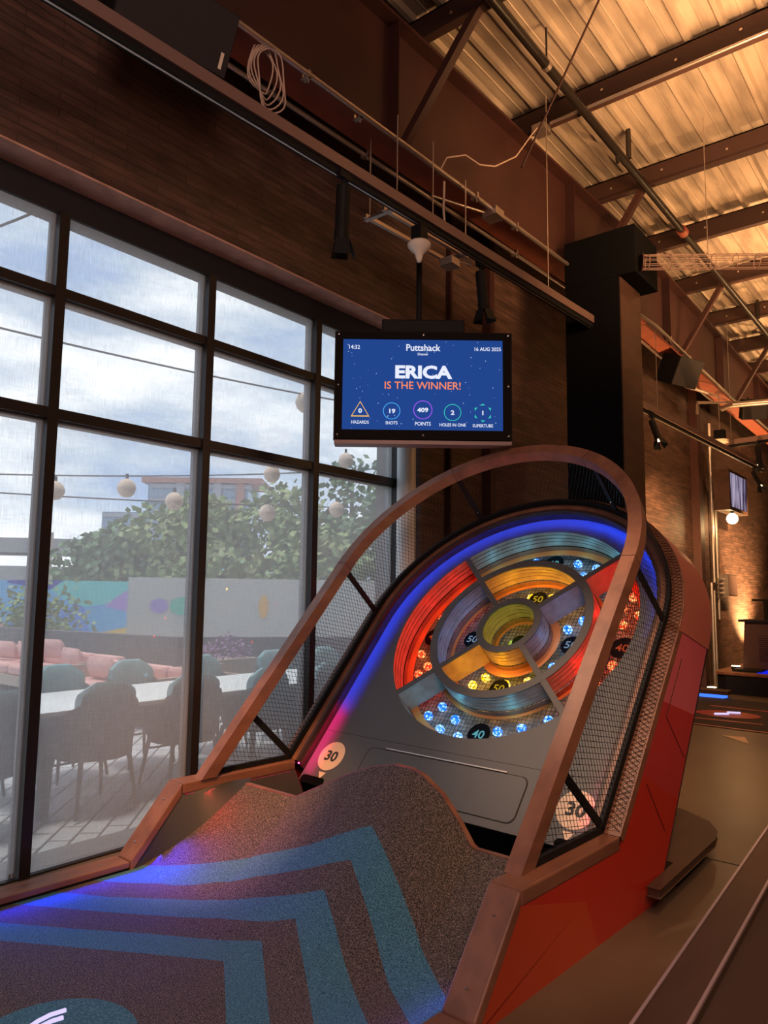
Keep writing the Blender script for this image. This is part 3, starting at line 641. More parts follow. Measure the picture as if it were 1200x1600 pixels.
part('recess_wall', archsolid([(wi+.002, 1.357, -.028), (wi+.02, 1.357, -.028), (wi+.02, 1.357, -rb-.02), (wi+.002, 1.357, -rb-.02)]), 'wood_dark', smooth=True)
# fence: front rim, base frame, struts, wire mesh
s0f = -hF/math.tan(al)
nseg = [(0, .33), (.33, .67), (.67, 1)]
front = archsolid([(wf, Lf, hF), (wf-.084, Lf, hF), (wf-.084, Lf, hF-.085), (wf, Lf, hF-.085)], s0=[s0f, s0f, s0f+.085/math.tan(al), s0f+.085/math.tan(al)])
part('fence_front_rim', front, 'wood', smooth=True)
cuts = []
for ang in (180, 120, 60, 0):
    a = R(ang)
    f_ = lambda ww, n: BF(ww*math.cos(a), Lf+ww*math.sin(a), n)
    dtan = (Vv*(-math.sin(a))+(Uv*ca+Zv*sa)*math.cos(a))*.0018
    loopp = [f_(wf+.001, hF+.001), f_(wf-.085, hF+.001), f_(wf-.085, hF-.086), f_(wf+.001, hF-.086)]
    m = MB(); m.loft([[p-dtan for p in loopp], [p+dtan for p in loopp]]); part('rim_joint', m, 'groove')
fb = archsolid([(wb-.012, Lf, .002), (wb+.012, Lf, .002), (wb+.012, Lf, .045), (wb-.012, Lf, .045)])
part('fence_base_frame', fb, 'black', smooth=True)
for sg in (-1, 1):
    m = MB(); v_ = sg*wb
    m.add([MF(v_-.012, uC+.14, zH+.001), MF(v_+.012, uC+.14, zH+.001), MF(v_+.012, 0, zH+.001), MF(v_-.012, 0, zH+.001), MF(v_-.012, uC+.17, zH+.035), MF(v_+.012, uC+.17, zH+.035), MF(v_+.012, 0, zH+.035), MF(v_-.012, 0, zH+.035)], [(0, 1, 2, 3), (7, 6, 5, 4), (0, 4, 5, 1), (1, 5, 6, 2), (2, 6, 7, 3), (3, 7, 4, 0)])
    part('fence_bottom_bar', m, 'black')
def strut(pt, tan):   # pt(n) gives point, tan width direction
    m = MB(); rings = []
    inw = (pt[1]-pt[0]).normalized().cross(tan).normalized()*.006
    for p in pt: rings.append([p-tan*.022-inw, p+tan*.022-inw, p+tan*.022+inw, p-tan*.022+inw])
    m.loft(rings); return m
for sg in (-1, 1):
    tan = (Uv*ca+Zv*sa)
    st_ = part('fence_strut', strut([BF(sg*(wb), 0.02, .0), BF(sg*(wf-.03), 0.02, hF-.08)], tan), 'black')
for ang in (180, 120, 60, 0):
    a = R(ang); tan = Vv*(-math.sin(a))+(Uv*ca+Zv*sa)*math.cos(a)
    st_ = part('fence_strut', strut([BF(wb*math.cos(a), Lf+wb*math.sin(a), .0), BF((wf-.03)*math.cos(a), Lf+(wf-.03)*math.sin(a), hF-.08)], tan), 'black')
    for nn in (.12, .44):
        c_ = BF((wb-.012)*math.cos(a), Lf+(wb-.012)*math.sin(a), nn)
        part('screw', MB().lathe([(.006, -.004), (.006, .004), (0, .005)], n=8, T=lambda p, c_=c_: c_+Vector(p)), 'chrome')
# wire mesh on the developable band: coordinate q along perimeter, n across
def perim(q):   # returns (v,s) on fence line of half width wb
    l1 = Lf-s0f; la = PI*wb
    if q < l1: return (-wb, s0f+q)
    if q < l1+la:
        a = PI-(q-l1)/wb; return (wb*math.cos(a), Lf+wb*math.sin(a))
    return (wb, Lf-(q-l1-la))
QL = 2*(Lf-s0f)+PI*wb
def wire_strip(q0, n0, q1, n1, hw, step=.10):
    # clip: below s=0 the fence is bounded by bottom rail: n >= -s*tan(al)
    k = max(2, int(math.hypot(q1-q0, n1-n0)/step)+1); pts = []
    for i in range(k+1):
        t_ = i/k; q = q0+(q1-q0)*t_; n = n0+(n1-n0)*t_
        v, s = perim(q)
        if s < 0 and n < -s*math.tan(al)+.02: 
            continue
        pts.append(BF(v, s, n))
    return pts
def wires(n0, n1, pitch, slope, rad, qa=0, qb=QL, fn=None):
    m = MB()
    for sgn in (1, -1):
        q = qa-slope
        while q < qb+slope:
            a0, b0 = (q, n0), (q+sgn*slope, n1)
            # clip to [qa,qb]
            def cl(A, B):
                t0, t1 = 0.0, 1.0; dq = B[0]-A[0]
                for lim, s_ in ((qa, 1), (qb, -1)):
                    f0, f1 = s_*(A[0]-lim), s_*(B[0]-lim)
                    if f0 < 0 and f1 < 0: return None
                    if f0 < 0: t0 = max(t0, f0/(f0-f1))
                    if f1 < 0: t1 = min(t1, f0/(f0-f1))
                return [(A[0]+dq*t_, A[1]+(B[1]-A[1])*t_) for t_ in (t0, t1)] if t1 > t0 else None
            c_ = cl(a0, b0)
            if c_:
                pts = wire_strip(*c_[0], *c_[1], rad)
                if len(pts) > 1: m.tube(pts, rad, 3)
            q += pitch
    return m
part('wire_mesh', wires(.0, hF-.05, .033, .33, .0016), 'wire')
# flat mesh strip lying on the outer ledge
m = MB(); q = 0.0; Q2 = 2*Lb+PI*w
def ledge(q, o_):
    ww = wb+.012+o_
    if q < Lb: return BF(-ww, q, .006)
    if q < Lb+PI*w: 
        a = PI-(q-Lb)/w; return BF(ww*math.cos(a), Lb+ww*math.sin(a), .006)
    return BF(ww, Lb-(q-Lb-PI*w), .006)
while q < Q2-.06:
    for sgn in (1, -1):
        a0 = q if sgn > 0 else q+.05; m.tube([ledge(a0, .0), ledge(a0+sgn*.05, .078)], .0017, 3)
    q += .030
part('ledge_mesh_strip', m, 'wire')

# target board: plate with round opening
def dsh(phi, ww, LL, sb):
    dx, dy = math.cos(phi), math.sin(phi); lo, hi = 0, 4.0
    def inside(x_, y_):
        if y_ > LL: return x_*x_+(y_-LL)**2 < ww*ww
        return abs(x_) < ww and y_ > sb
    for _ in range(40):
        mid = (lo+hi)/2
        if inside(mid*dx, scn+mid*dy): lo = mid
        else: hi = mid
    return lo*dx, scn+lo*dy
angs = [2*PI*k/144 for k in range(144)]
for vv, ss in ((wi, -.077), (-wi, -.077)): angs.append(math.atan2(ss-scn, vv) % (2*PI))
angs = sorted(angs)
m = MB()
outp = [dsh(a, wi+.004, 1.357, -.077) for a in angs]
m.loft([[BF(x_, s_, -rb) for x_, s_ in outp], [BF(R1*math.cos(a), scn+R1*math.sin(a), -rb) for a in angs]], caps=False)
m.loft([[BF(x_, s_, -rb) for x_, s_ in outp], [BF(x_, s_, -rb-.02) for x_, s_ in outp]], caps=False)
part('target_board', m, 'grey')
part('board_seam', MB().tube([BF(-1.12, .33, -rb), BF(1.12, .33, -rb)], .0014, 4), 'groove')
# hatch
def rrect(x0, x1, y0, y1, r_, n=6):
    pts = []
    for cx, cy, a0 in ((x1-r_, y0+r_, -90), (x1-r_, y1-r_, 0), (x0+r_, y1-r_, 90), (x0+r_, y0+r_, 180)):
        for k in range(n+1):
            a = R(a0+90*k/n); pts.append((cx+r_*math.cos(a), cy+r_*math.sin(a)))
    return pts
hp = rrect(-.645, .61, -.022, .262, .05)
ht = part('hatch_cover', MB().prism(hp, lambda p, n: BF(p[0], p[1], n), -rb+.004, -rb-.01), 'grey')
part('hatch_gap', MB().prism([(a*1.012-.0, (b-.12)*1.04+.12) for a, b in hp], lambda p, n: BF(p[0], p[1], n), -rb+.0012, -rb-.01), 'groove')
part('hatch_hinge', MB().box((-.50, .268, -rb), (.46, .276, -rb+.010), T=lambda p: BF(p.x, p.y, p.z)), 'steel', label='thin bright hinge strip')
# 30 point marks
for sv in (-1, 1):
    cx, cs = sv*.945, .140
    c_ = subroot(part('score_disc', MB().prism([(.113*math.cos(2*PI*k/36), .113*math.sin(2*PI*k/36)) for k in range(36)], lambda p, n: BF(cx+p[0], cs+p[1], n), -rb+.0015, -rb-.002), 'cream', label='cream disc reading 30'))
    part('score_number', text_mb('30', .105, lambda x_, y_: BF(cx+x_, cs+y_-.036, -rb+.0022), .0035, sx=1.12), 'ink', parent=c_)
    part('score_arrow', MB().prism([(-.035, .02), (.035, .02), (0, -.035)], lambda p, n: BF(cx+p[0], cs-.148+p[1], n), -rb+.0015, -rb-.002), 'cream')
    part('return_slot', MB().prism(rrect(-.115, .115, -.03, .03, .029), lambda p, n: BF(sv*1.0+p[0], -.062+p[1], n), -rb+.002, -rb-.004), 'black_matte')
# trough below the board
m = MB(); m.add([BF(-wi, -.077, -rb-.02), BF(wi, -.077, -rb-.02), MF(wi, .15, .05), MF(-wi, .15, .05)], [(0, 1, 2, 3)])
m.add([MF(-wi, -.60, .05), MF(wi, -.60, .05), MF(wi, .15, .05), MF(-wi, .15, .05)], [(0, 1, 2, 3)])
part('ball_trough', m, 'black_matte')
# ring structure
dpt = .20
def annulus(ra, rbb, n, a0=0, a1=2*PI, N=96):
    return [[BF(rr*math.cos(a0+(a1-a0)*k/N), scn+rr*math.sin(a0+(a1-a0)*k/N), n) for rr in (ra, rbb)] for k in range(N+1)]
def wallband(rad, n0, n1, m, mi=0, N=96):
    m.loft([[BF(rad*math.cos(2*PI*k/N), scn+rad*math.sin(2*PI*k/N), nn) for k in range(N)] for nn in (n0, n1)], caps=False, mi=mi)
def lamwall(rad, m, d0=-rb, gd=.004, sgn=1):
    # laminated wall: four lit bands with black grooves, then an orange lower band
    z = [0, .030, .035, .066, .071, .102, .107, .150]
    for k in range(0, 8, 2): wallband(rad, d0-z[k], d0-z[k+1], m, 0)
    for k in range(1, 7, 2): wallband(rad+sgn*gd, d0-z[k], d0-z[k+1], m, 1)
    wallband(rad, d0-.15, d0-.155, m, 1); wallband(rad-sgn*.006, d0-.155, d0-dpt, m, 2)
m = MB(); lamwall(R1+.0005, m)
part('outer_ring_wall', m, ['ply', 'groove', 'wood'])
def ringbody(ro, ri, nm):
    m = MB(); lamwall(ro, m, sgn=-1); lamwall(ri, m, sgn=1); b_ = subroot(part(nm, m, ['ply', 'groove', 'wood']))
    m = MB(); m.loft(annulus(ri, ro, -rb+.001), closed=False, caps=False); m.loft(annulus(ri, ro, -rb-.012), closed=False, caps=False)
    wallband(ro+.0005, -rb+.001, -rb-.010, m); wallband(ri-.0005, -rb+.001, -rb-.010, m)
    part('ring_face', m, 'charcoal', parent=b_, label='dark grey front face')
ringbody(R2, R2i, 'middle_ring'); ringbody(R3, R3i, 'inner_ring')
for ang in (45, 135, 225, 315):
    a = R(ang); dx, dy = math.cos(a), math.sin(a)
    for r0, r1, nm in ((R3-.005, R2i+.005, 'inner_spoke'), (R2-.005, R1+.002, 'outer_spoke')):
        T = lambda p: BF(p.x*dx-p.y*dy, scn+p.x*dy+p.y*dx, p.z)
        b_ = subroot(part(nm, MB().box((r0, -.02, -rb-dpt), (r1, .02, -rb-.004), T=T), 'ply'))
        part('spoke_face', MB().box((r0, -.021, -rb-.006), (r1, .021, -rb), T=T), 'charcoal', parent=b_)
# orange lips around the sectors
for ra, rb2, nm in ((R1-.060, R1+.002, 'outer_lip'), (R2-.002, R2+.03, 'middle_lip'), (R2i-.035, R2i+.002, 'middle_lip'), (R3-.002, R3+.065, 'inner_lip'), (R3i-.03, R3i+.002, 'inner_lip')):
    m = MB(); m.loft(annulus(ra, rb2, -rb-dpt), closed=False, caps=False); m.loft(annulus(ra, ra, -rb-dpt)[:0] or annulus(ra, ra-.0001, -rb-dpt-.02), closed=False, caps=False)
    part(nm, m, 'lip')
# square wire netting over the bulbs
m = MB(); rr = R1-.01; k = -30
nn_ = -rb-dpt-.004
for i in range(-31, 32):
    x_ = i*.030
    if abs(x_) < rr:
        h_ = math.sqrt(rr*rr-x_*x_)
        m.tube([BF(x_, scn-h_, nn_), BF(x_, scn+h_, nn_)], .0018, 3); m.tube([BF(-h_, scn+x_, nn_-.003), BF(h_, scn+x_, nn_-.003)], .0018, 3)
part('target_netting', m, 'wire')
M['backing'] = mat('pale_backing', (.42, .35, .26), .7, noise=(18, (.22, .19, .15), .42, .6))
m = MB(); N = 72; m.add([BF(rr*1.02*math.cos(2*PI*k/N), scn+rr*1.02*math.sin(2*PI*k/N), -rb-.30) for k in range(N)], [tuple(range(N))]); wallband(rr*1.02, -rb-.30, -rb-dpt, m)
part('target_backing', m, 'backing')
# number plates on the netting
for rad, nums, rr_ in ((.79, ('40', '40', '40', '40'), .085), (.415, ('50', '50', '50', '50'), .075)):
    for k in range(4):
        a = k*PI/2; cx, cs = rad*math.cos(a), scn+rad*math.sin(a)
        c_ = subroot(part('number_plate', MB().prism([(rr_*math.cos(2*PI*q/32), rr_*math.sin(2*PI*q/32)) for q in range(32)], lambda p, n: BF(cx+p[0], cs+p[1], n), nn_+.008, nn_+.004), 'black_matte'))
        lit = {40: ('s40b', 's40r'), 50: ('s50y', 's50b')}[int(nums[k])]
        key = lit[0] if k in (1, 3) else lit[1]
        if key not in M: M[key] = emis(key, {'s40b': (.22, .75, .9), 's40r': (1, .12, .03), 's50y': (1, .62, .03), 's50b': (.35, .5, .75)}[key], .45)
        part('plate_number', text_mb(nums[k], .085, lambda x_, y_: BF(cx+x_, cs+y_-.03, nn_+.009), .0012, sx=1.1), key, parent=c_)
part('centre_plate', MB().prism([(.06*math.cos(2*PI*q/32), .06*math.sin(2*PI*q/32)) for q in range(32)], lambda p, n: BF(p[0], scn+p[1], n), nn_+.008, nn_+.004), 'black_matte')
# bulbs
def bulbmat(name, c_lo, c_hi, st):
    m = bpy.data.materials.new(name); m.use_nodes = True; t = m.node_tree; t.nodes.clear(); N = t.nodes.new; K = t.links.new
    co = N('ShaderNodeTexCoord'); v = N('ShaderNodeTexVoronoi'); v.inputs['Scale'].default_value = 55; K(co.outputs['Object'], v.inputs[0])
    rp = N('ShaderNodeValToRGB'); rp.color_ramp.elements[0].position = .1; rp.color_ramp.elements[0].color = (*c_hi, 1); rp.color_ramp.elements[1].position = .62; rp.color_ramp.elements[1].color = (*c_lo, 1); K(v.outputs['Distance'], rp.inputs[0])
    e_ = N('ShaderNodeEmission'); K(rp.outputs[0], e_.inputs[0]); e_.inputs[1].default_value = st; o = N('ShaderNodeOutputMaterial'); K(e_.outputs[0], o.inputs[0]); return m
M['b_blue'] = bulbmat('blue_crystal_bulb', (.01, .14, .85), (.55, 1.0, 1.0), 2.2)
M['b_red'] = bulbmat('red_crystal_bulb', (.9, .03, .01), (1.0, .65, .2), 2.0)
M['b_yel'] = bulbmat('yellow_crystal_bulb', (.85, .45, .0), (1.0, .98, .35), 2.0)
M['b_grn'] = bulbmat('green_crystal_bulb', (.20, .32, .0), (.75, 1.0, .25), 1.2)
BL = {'b_blue': [(-.441, -.587), (-.525, -.676), (-.282, -.675), (-.371, -.769), (.091, -.718), (.26, -.668), (.429, -.583), (-.197, -.804), (-.205, .86), (-.01, .86), (.175, .835), (.347, .784), (.266, .704), (.308, .181), (.402, .263), (.345, .03), (.31, -.16), (-.39, -.08), (-.40, .22), (-.44, .08)],
      'b_yel': [(-.103, .473), (.08, .48), (-.191, -.30), (-.272, -.374), (-.003, -.34), (.166, -.30)],
      'b_red': [(-.882, -.139), (-.76, -.247), (-.805, -.329), (-.86, .24), (-.87, .06), (-.70, .34), (.713, .496), (.66, .397), (.802, .332), (.70, .247), (.728, .052), (.808, .02), (.733, -.108), (.687, -.284)],
      'b_grn': [(-.10, .02), (.03, .06), (.08, -.06), (-.03, -.09)]}
def sphere(c, r_, n=14, m=8):
    mb = MB(); rings = []
    for i in range(1, m):
        a = PI*i/m; rings.append([c+(Vv*math.cos(2*PI*k/n)+Zv*math.sin(2*PI*k/n))*r_*math.sin(a)+Uv*r_*math.cos(a) for k in range(n)])
    mb.loft(rings); return mb
for key, pts in BL.items():
    for a, b in pts:
        c_ = BF(a, scn+b, -rb-.255); br = .034 if key != 'b_grn' else .026
        part({'b_blue': 'blue_bulb', 'b_red': 'red_bulb', 'b_yel': 'yellow_bulb', 'b_grn': 'green_bulb'}[key], sphere(c_, br), key, smooth=True)
# coloured lamps inside the sectors
CY_, RD, YL, BLU, GR = (.10, .62, .95), (1, .012, .008), (1, .50, .01), (.10, .35, .9), (.55, .75, .02)
def lamp(a, rad, col, pw, n=-rb-.12): light('sector_lamp', 'POINT', tuple(BF(rad*math.cos(R(a)), scn+rad*math.sin(R(a)), n)), col, pw, shadow_soft_size=.012)
for a0, col, pw in ((90, CY_, .30), (270, CY_, .30), (180, RD, .62), (0, RD, .62)):
    for da in (-34, -17, 0, 17, 34): lamp(a0+da, .865 if col is CY_ else .84, col, pw)
    for da in (-20, 20): lamp(a0+da, .70, col, pw*1.1)
for a0, col, pw in ((90, YL, .75), (180, BLU, .30), (270, YL, .75), (0, BLU, .30)):
    for da in (-25, 0, 25): lamp(a0+da, .47, col, pw)
    lamp(a0, .34, col, pw)
lamp(0, 0, GR, .9)

# LED strips under the ledge lip washing the board
def ribbon(pts_a, pts_b, m, nm, parent=None, label=None):
    mb = MB(); mb.loft([[a, b] for a, b in zip(pts_a, pts_b)], closed=False, caps=False); part(nm, mb, m, parent, label=label)
M['led_blue'] = emis('led_blue', (.02, .06, 1.0), 62); M['led_mag'] = emis('led_magenta', (1.0, .02, .20), 60); M['led_blue2'] = emis('led_deep_blue', (.03, .02, 1.0), .5); M['led_red'] = emis('led_red_pink', (1.0, .03, .10), 1.2)
part('ledge_soffit', archsolid([(wi-.022, 1.357, -.002), (wi+.01, 1.357, -.002), (wi+.01, 1.357, -.026), (wi-.022, 1.357, -.026)]), 'wood_dark', smooth=True)
def lip(n, o0):
    def f(q):
        if q < 0: v, s, = -1, Lf+q; return BF(-(wi-o0), Lf+q, n)
        if q < PI: return BF((wi-o0)*math.cos(PI-q), Lf+(wi-o0)*math.sin(PI-q), n)
        return BF(wi-o0, Lf-(q-PI), n)
    return f
qs = [-.82+.08*k for k in range(int((PI+.82+.12)/.08))]
ribbon([lip(-.034, .0)(q) for q in qs], [lip(-.034, .016)(q) for q in qs], 'led_blue', 'blue_led_strip', label='blue light strip under the ledge')
qs = [-1.36+.06*k for k in range(10)]
ribbon([lip(-.034, .0)(q) for q in qs], [lip(-.034, .016)(q) for q in qs], 'led_mag', 'magenta_led_strip', label='magenta light strip under the ledge')
qs = [PI+.95+.05*k for k in range(9)]
ribbon([lip(-.034, .0)(q) for q in qs], [lip(-.034, .016)(q) for q in qs], 'led_mag', 'magenta_led_strip', label='magenta light strip under the ledge')
# thin lip that covers the strips
part('ledge_inner_lip', archsolid([(wi-.024, 1.357, -.002), (wi-.018, 1.357, -.002), (wi-.018, 1.357, -.042), (wi-.024, 1.357, -.042)]), 'wood_dark', smooth=True)

# side panels: faceted colours on the flat sides, arched skin above
Dk = (.47, -.135)
def side(sv):
    # polygons in (u,z), split in colour facets
    eA = (Lb*ca, zH+Lb*sa)
    def on(t_): return (eA[0]*t_, zH+(eA[1]-zH)*t_)      # front edge along the ledge
    bA = (eA[0]+Dk[0], eA[1]+Dk[1]); b0 = (.455, .0)
    def bk(t_): return (b0[0]+(bA[0]-b0[0])*t_, b0[1]+(bA[1]-b0[1])*t_)
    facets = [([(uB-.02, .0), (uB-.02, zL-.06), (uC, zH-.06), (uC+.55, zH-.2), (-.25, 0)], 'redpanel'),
              ([(-.25, 0), (uC+.55, zH-.2), (uC, zH-.06), (0, zH-.05), on(.27), bk(.36), b0], 'redpanel'),
              ([on(.27), on(.62), bk(.70), bk(.36)], 'redpanel2'),
              ([on(.62), eA, bA, bk(.70)], 'pinkpanel')]
    m = MB(); mats = ['orangeglow', 'redpanel', 'redpanel2', 'pinkpanel']
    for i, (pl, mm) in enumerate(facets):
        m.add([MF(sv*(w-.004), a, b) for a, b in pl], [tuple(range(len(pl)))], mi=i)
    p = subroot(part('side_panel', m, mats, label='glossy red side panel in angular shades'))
    ln = MB()
    def seg(a, b):
        A, B = MF(sv*(w-.0028), *a), MF(sv*(w-.0028), *b); ln.tube([A, B], .0022, 4)
    seg((.897, 1.239), (.636, .934)); seg((.636, .934), (.887, .676)); seg((.341, .62), (.57, .33))
    part('panel_groove', ln, 'groove', parent=p)
side(1); side(-1)
PA = [BF(w*math.cos(PI-PI*k/NA), Lb+w*math.sin(PI-PI*k/NA), -.01) for k in range(NA+1)]
PB = [p+Uv*Dk[0]+Zv*Dk[1] for p in PA]
m = MB(); m.loft([[a, b] for a, b in zip(PA, PB)], closed=False, caps=False)
part('arched_body_skin', m, 'tanpanel', smooth=True)
# rear closing panel
m = MB(); m.add(PB, [tuple(range(len(PB)))]); m.add([MF(-w, .455, 0), MF(w, .455, 0), PB[-1], PB[0]], [(0, 1, 2, 3)])
part('rear_panel', m, 'black')
M['innerwall'] = mat('dark_inner_wall', (.034, .031, .030), .6)
# inner side walls from cap rail down to carpet
NU = 14
def zf(v, u_):
    t1 = max(0, (u_+1.2)/.6); z = .40*t1**1.5
    hx = [-.46, -.236, -.034, .158, .303, .425, .51, .631, .729, .815]; hy = [0, .105, .197, .272, .307, .306, .284, .213, .111, 0]
    hh = 0
    if hx[0] < v < hx[-1]:
        for k in range(9):
            if hx[k] <= v <= hx[k+1]: hh = hy[k]+(hy[k+1]-hy[k])*(v-hx[k])/(hx[k+1]-hx[k]); break
    t2 = max(0, (u_+1.45)/.85); return z+hh*t2**1.6+.006
def vleft(u_): return -1.123 if u_ < -1.1 else -1.123+.21*min(1, (u_+1.1)/.5)
def vright(u_): return 1.123
rows_ = [(-1.25+.65*k/NU) for k in range(NU+1)]
def toprail(u_): return (zL-.06+(zH-zL)*(u_-uB)/(uC-uB) if u_ < uC else zH-.05)
m = MB(); m.loft([[MF(-1.135, u_, max(toprail(u_), .0)), MF(vleft(u_)-.002, u_, zf(-1, u_)-.02)] for u_ in rows_+[-.55]], closed=False, caps=False)
m.loft([[MF(-1.135, u_, zH-.05), MF(-.92, u_, .05)] for u_ in (-.55, -.2, 0)], closed=False, caps=False)
part('inner_side_wall', m, M['innerwall'], smooth=True)
m = MB(); m.loft([[MF(1.125, u_, max(toprail(u_), 0)), MF(1.124, u_, -.0)] for u_ in rows_+[-.5, 0]], closed=False, caps=False)
part('inner_side_wall', m, M['innerwall'], smooth=True)
# magenta strip under the left cap rail
ribbon([MF(-1.131, uC+.02, zH-.068), MF(-1.131, -.05, zH-.068)], [MF(-1.121, uC+.02, zH-.068), MF(-1.121, -.05, zH-.068)], 'led_red', 'red_led_strip')
# ------------------------------------------------------------------ carpeted runway
run = thing('carpeted_runway', 'speckled dark carpet runway with blue chevron stripes rising to a wavy ramp', 'putting green', tuple(MF(0, -2, 0)))
E1 = {'1o': [(-1.2, -1.20), (-1.021, -1.126), (-.429, -.892), (-.056, -.854), (.333, -.78), (.761, -.951), (1.033, -1.109), (1.2, -1.21)],
      '1i': [(-1.2, -1.52), (-.953, -1.356), (-.824, -1.245), (-.525, -1.072), (-.291, -.999), (.042, -.942), (.297, -.89), (.593, -1.046), (1.041, -1.328), (1.2, -1.43)],
      '2o': [(-1.2, -1.74), (-1.086, -1.664), (-.847, -1.517), (-.435, -1.183), (-.165, -1.097), (.14, -1.029), (.232, -1.002), (.425, -1.111), (.927, -1.434), (1.2, -1.63)],
      '2i': [(-1.2, -1.95), (-.942, -1.783), (-.671, -1.61), (-.214, -1.293), (.179, -1.134), (.542, -1.39), (.779, -1.572), (1.2, -1.88)],
      '3o': [(-1.2, -2.20), (-.944, -2.029), (-.612, -1.809), (-.303, -1.589), (.142, -1.305), (.661, -1.683), (1.2, -2.07)],
      '3i': [(-1.2, -2.41), (-.752, -2.103), (-.169, -1.72), (.147, -1.517), (.544, -1.794), (1.2, -2.27)]}
EK = ['1o', '1i', '2o', '2i', '3o', '3i']
def itp(tb, v):
    if v <= tb[0][0]: return tb[0][1]
    for (a, b), (c_, d_) in zip(tb, tb[1:]):
        if v <= c_: return b+(d_-b)*(v-a)/(c_-a)
    return tb[-1][1]
def bandval(v, u_):
    es = [itp(E1[k], v) for k in EK]
    if u_ >= es[0]: return 10-(u_-es[0])/.2 if u_-es[0] < 1.8 else 1
    for k in range(5):
        if u_ >= es[k+1]: return 10+k+(es[k]-u_)/(es[k]-es[k+1])
    return 15+(es[5]-u_)/.3
m = MB(); us = [-.60-.0125*k for k in range(140)]+[-2.35-.1*k for k in range(1, 26)]; NVV = 150; vals = []
for u_ in us:
    a, b = vleft(u_), vright(u_)
    for k in range(NVV+1):
        v = a+(b-a)*k/NVV; m.v.append(MF(v, u_, zf(v, u_))); vals.append(bandval(v, u_))
for i in range(len(us)-1):
    for k in range(NVV):
        o_ = i*(NVV+1)+k; m.f.append((o_, o_+1, o_+NVV+2, o_+NVV+1)); m.mi.append(0)
cp = obj('carpet', m, 'carpet', run, world=True, smooth=True)
at = cp.data.attributes.new('band', 'FLOAT', 'POINT'); at.data.foreach_set('value', vals)
# wooden edge of the ramp
vv = [-.913+(1.123+.913)*k/90 for k in range(91)]
m = MB(); m.loft([[MF(v, -.60, zf(v, -.6)+.006), MF(v, -.565, zf(v, -.6)+.004), MF(v, -.565, zf(v, -.6)-.05), MF(v, -.60, zf(v, -.6)-.05)] for v in vv])
obj('ramp_wood_edge', m, 'wood', run, world=True, smooth=True)
m = MB(); m.loft([[MF(v, -.58, zf(v, -.6)-.045), MF(v, -.58, .0)] for v in vv], closed=False, caps=False); obj('ramp_back', m, 'black_matte', run, world=True)
# tee marker
M['teeblue'] = mat('tee_blue_turf', (.035, .14, .22), .9, noise=(130, (.10, .28, .38), .45, .65)); M['glyph'] = emis('white_violet_glow', (.72, .62, 1.0), 1.1)
tee = obj('tee_disc', MB().prism([(.30*math.cos(2*PI*k/48), .30*math.sin(2*PI*k/48)) for k in range(48)], lambda p, n: MF(.20+p[0], -2.30+p[1], n), .0075, .010), 'teeblue', run, world=True); OFF[tee.name] = OFF[run.name]
obj('tee_inner', MB().prism([(.125*math.cos(2*PI*k/48), .125*math.sin(2*PI*k/48)) for k in range(48)], lambda p, n: MF(.19+p[0], -2.31+p[1], n), .0075, .011), 'ink', tee, world=True)
for pts in ([(.055, -2.32), (.036, -2.27), (.028, -2.22), (.038, -2.165)], [(.10, -2.32), (.078, -2.28), (.072, -2.235), (.080, -2.195)]):
    obj('tee_light_mark', MB().tube([MF(a, b, .013) for a, b in pts], .009, 6), 'glyph', tee, world=True)
# low rails beside the runway
for sg in (-1, 1):
    va, vb = (-w, -w+tR) if sg < 0 else (w-tR, w)
    mm = railseg((-4.9, zL), (uB-g, zL), va, vb, .035)
    rl = obj('low_side_rail', mm, 'wood', run, world=True, bevel=.006); OFF[rl.name] = OFF[run.name]
    obj('rail_base', MB().add([MF(va+.02, -4.9, .016), MF(vb-.012, -4.9, .016), MF(vb-.012, uB, .016), MF(va+.02, uB, .016), MF(va+.02, -4.9, 0), MF(vb-.012, -4.9, 0), MF(vb-.012, uB, 0), MF(va+.02, uB, 0)], [(0, 1, 2, 3), (7, 6, 5, 4), (0, 4, 5, 1), (1, 5, 6, 2), (2, 6, 7, 3), (3, 7, 4, 0)]), 'black', rl, world=True)
    for q in range(6):
        obj('screw', MB().lathe([(.007, 0), (.007, .0025), (0, .003)], n=10, T=lambda p, q=q, va=va: MF(va+tR*.5, uB-.15-.42*q, zL)+Vector(p)), 'chrome', rl, world=True)
light('runway_led', 'AREA', tuple(MF(-1.10, -1.55, .045)), (.01, .015, 1), 3.2, spread=R(120), target=tuple(MF(-.75, -1.55, .0)), shape='RECTANGLE', size=1.0, size_y=.01)
light('runway_led', 'AREA', tuple(MF(-1.09, -1.12, .16)), (.06, .03, 1), 1.6, spread=R(110), target=tuple(MF(-.72, -1.10, .02)), shape='RECTANGLE', size=.25, size_y=.01)
light('runway_led', 'AREA', tuple(MF(-1.10, -.82, .36)), (1.0, .04, .05), 1.5, spread=R(120), target=tuple(MF(-.60, -.80, .25)), shape='RECTANGLE', size=.4, size_y=.01)
light('runway_led', 'AREA', tuple(MF(1.10, -1.5, .05)), (.35, .15, 1), .35, spread=R(120), target=tuple(MF(.7, -1.5, .0)), shape='RECTANGLE', size=.9, size_y=.01)

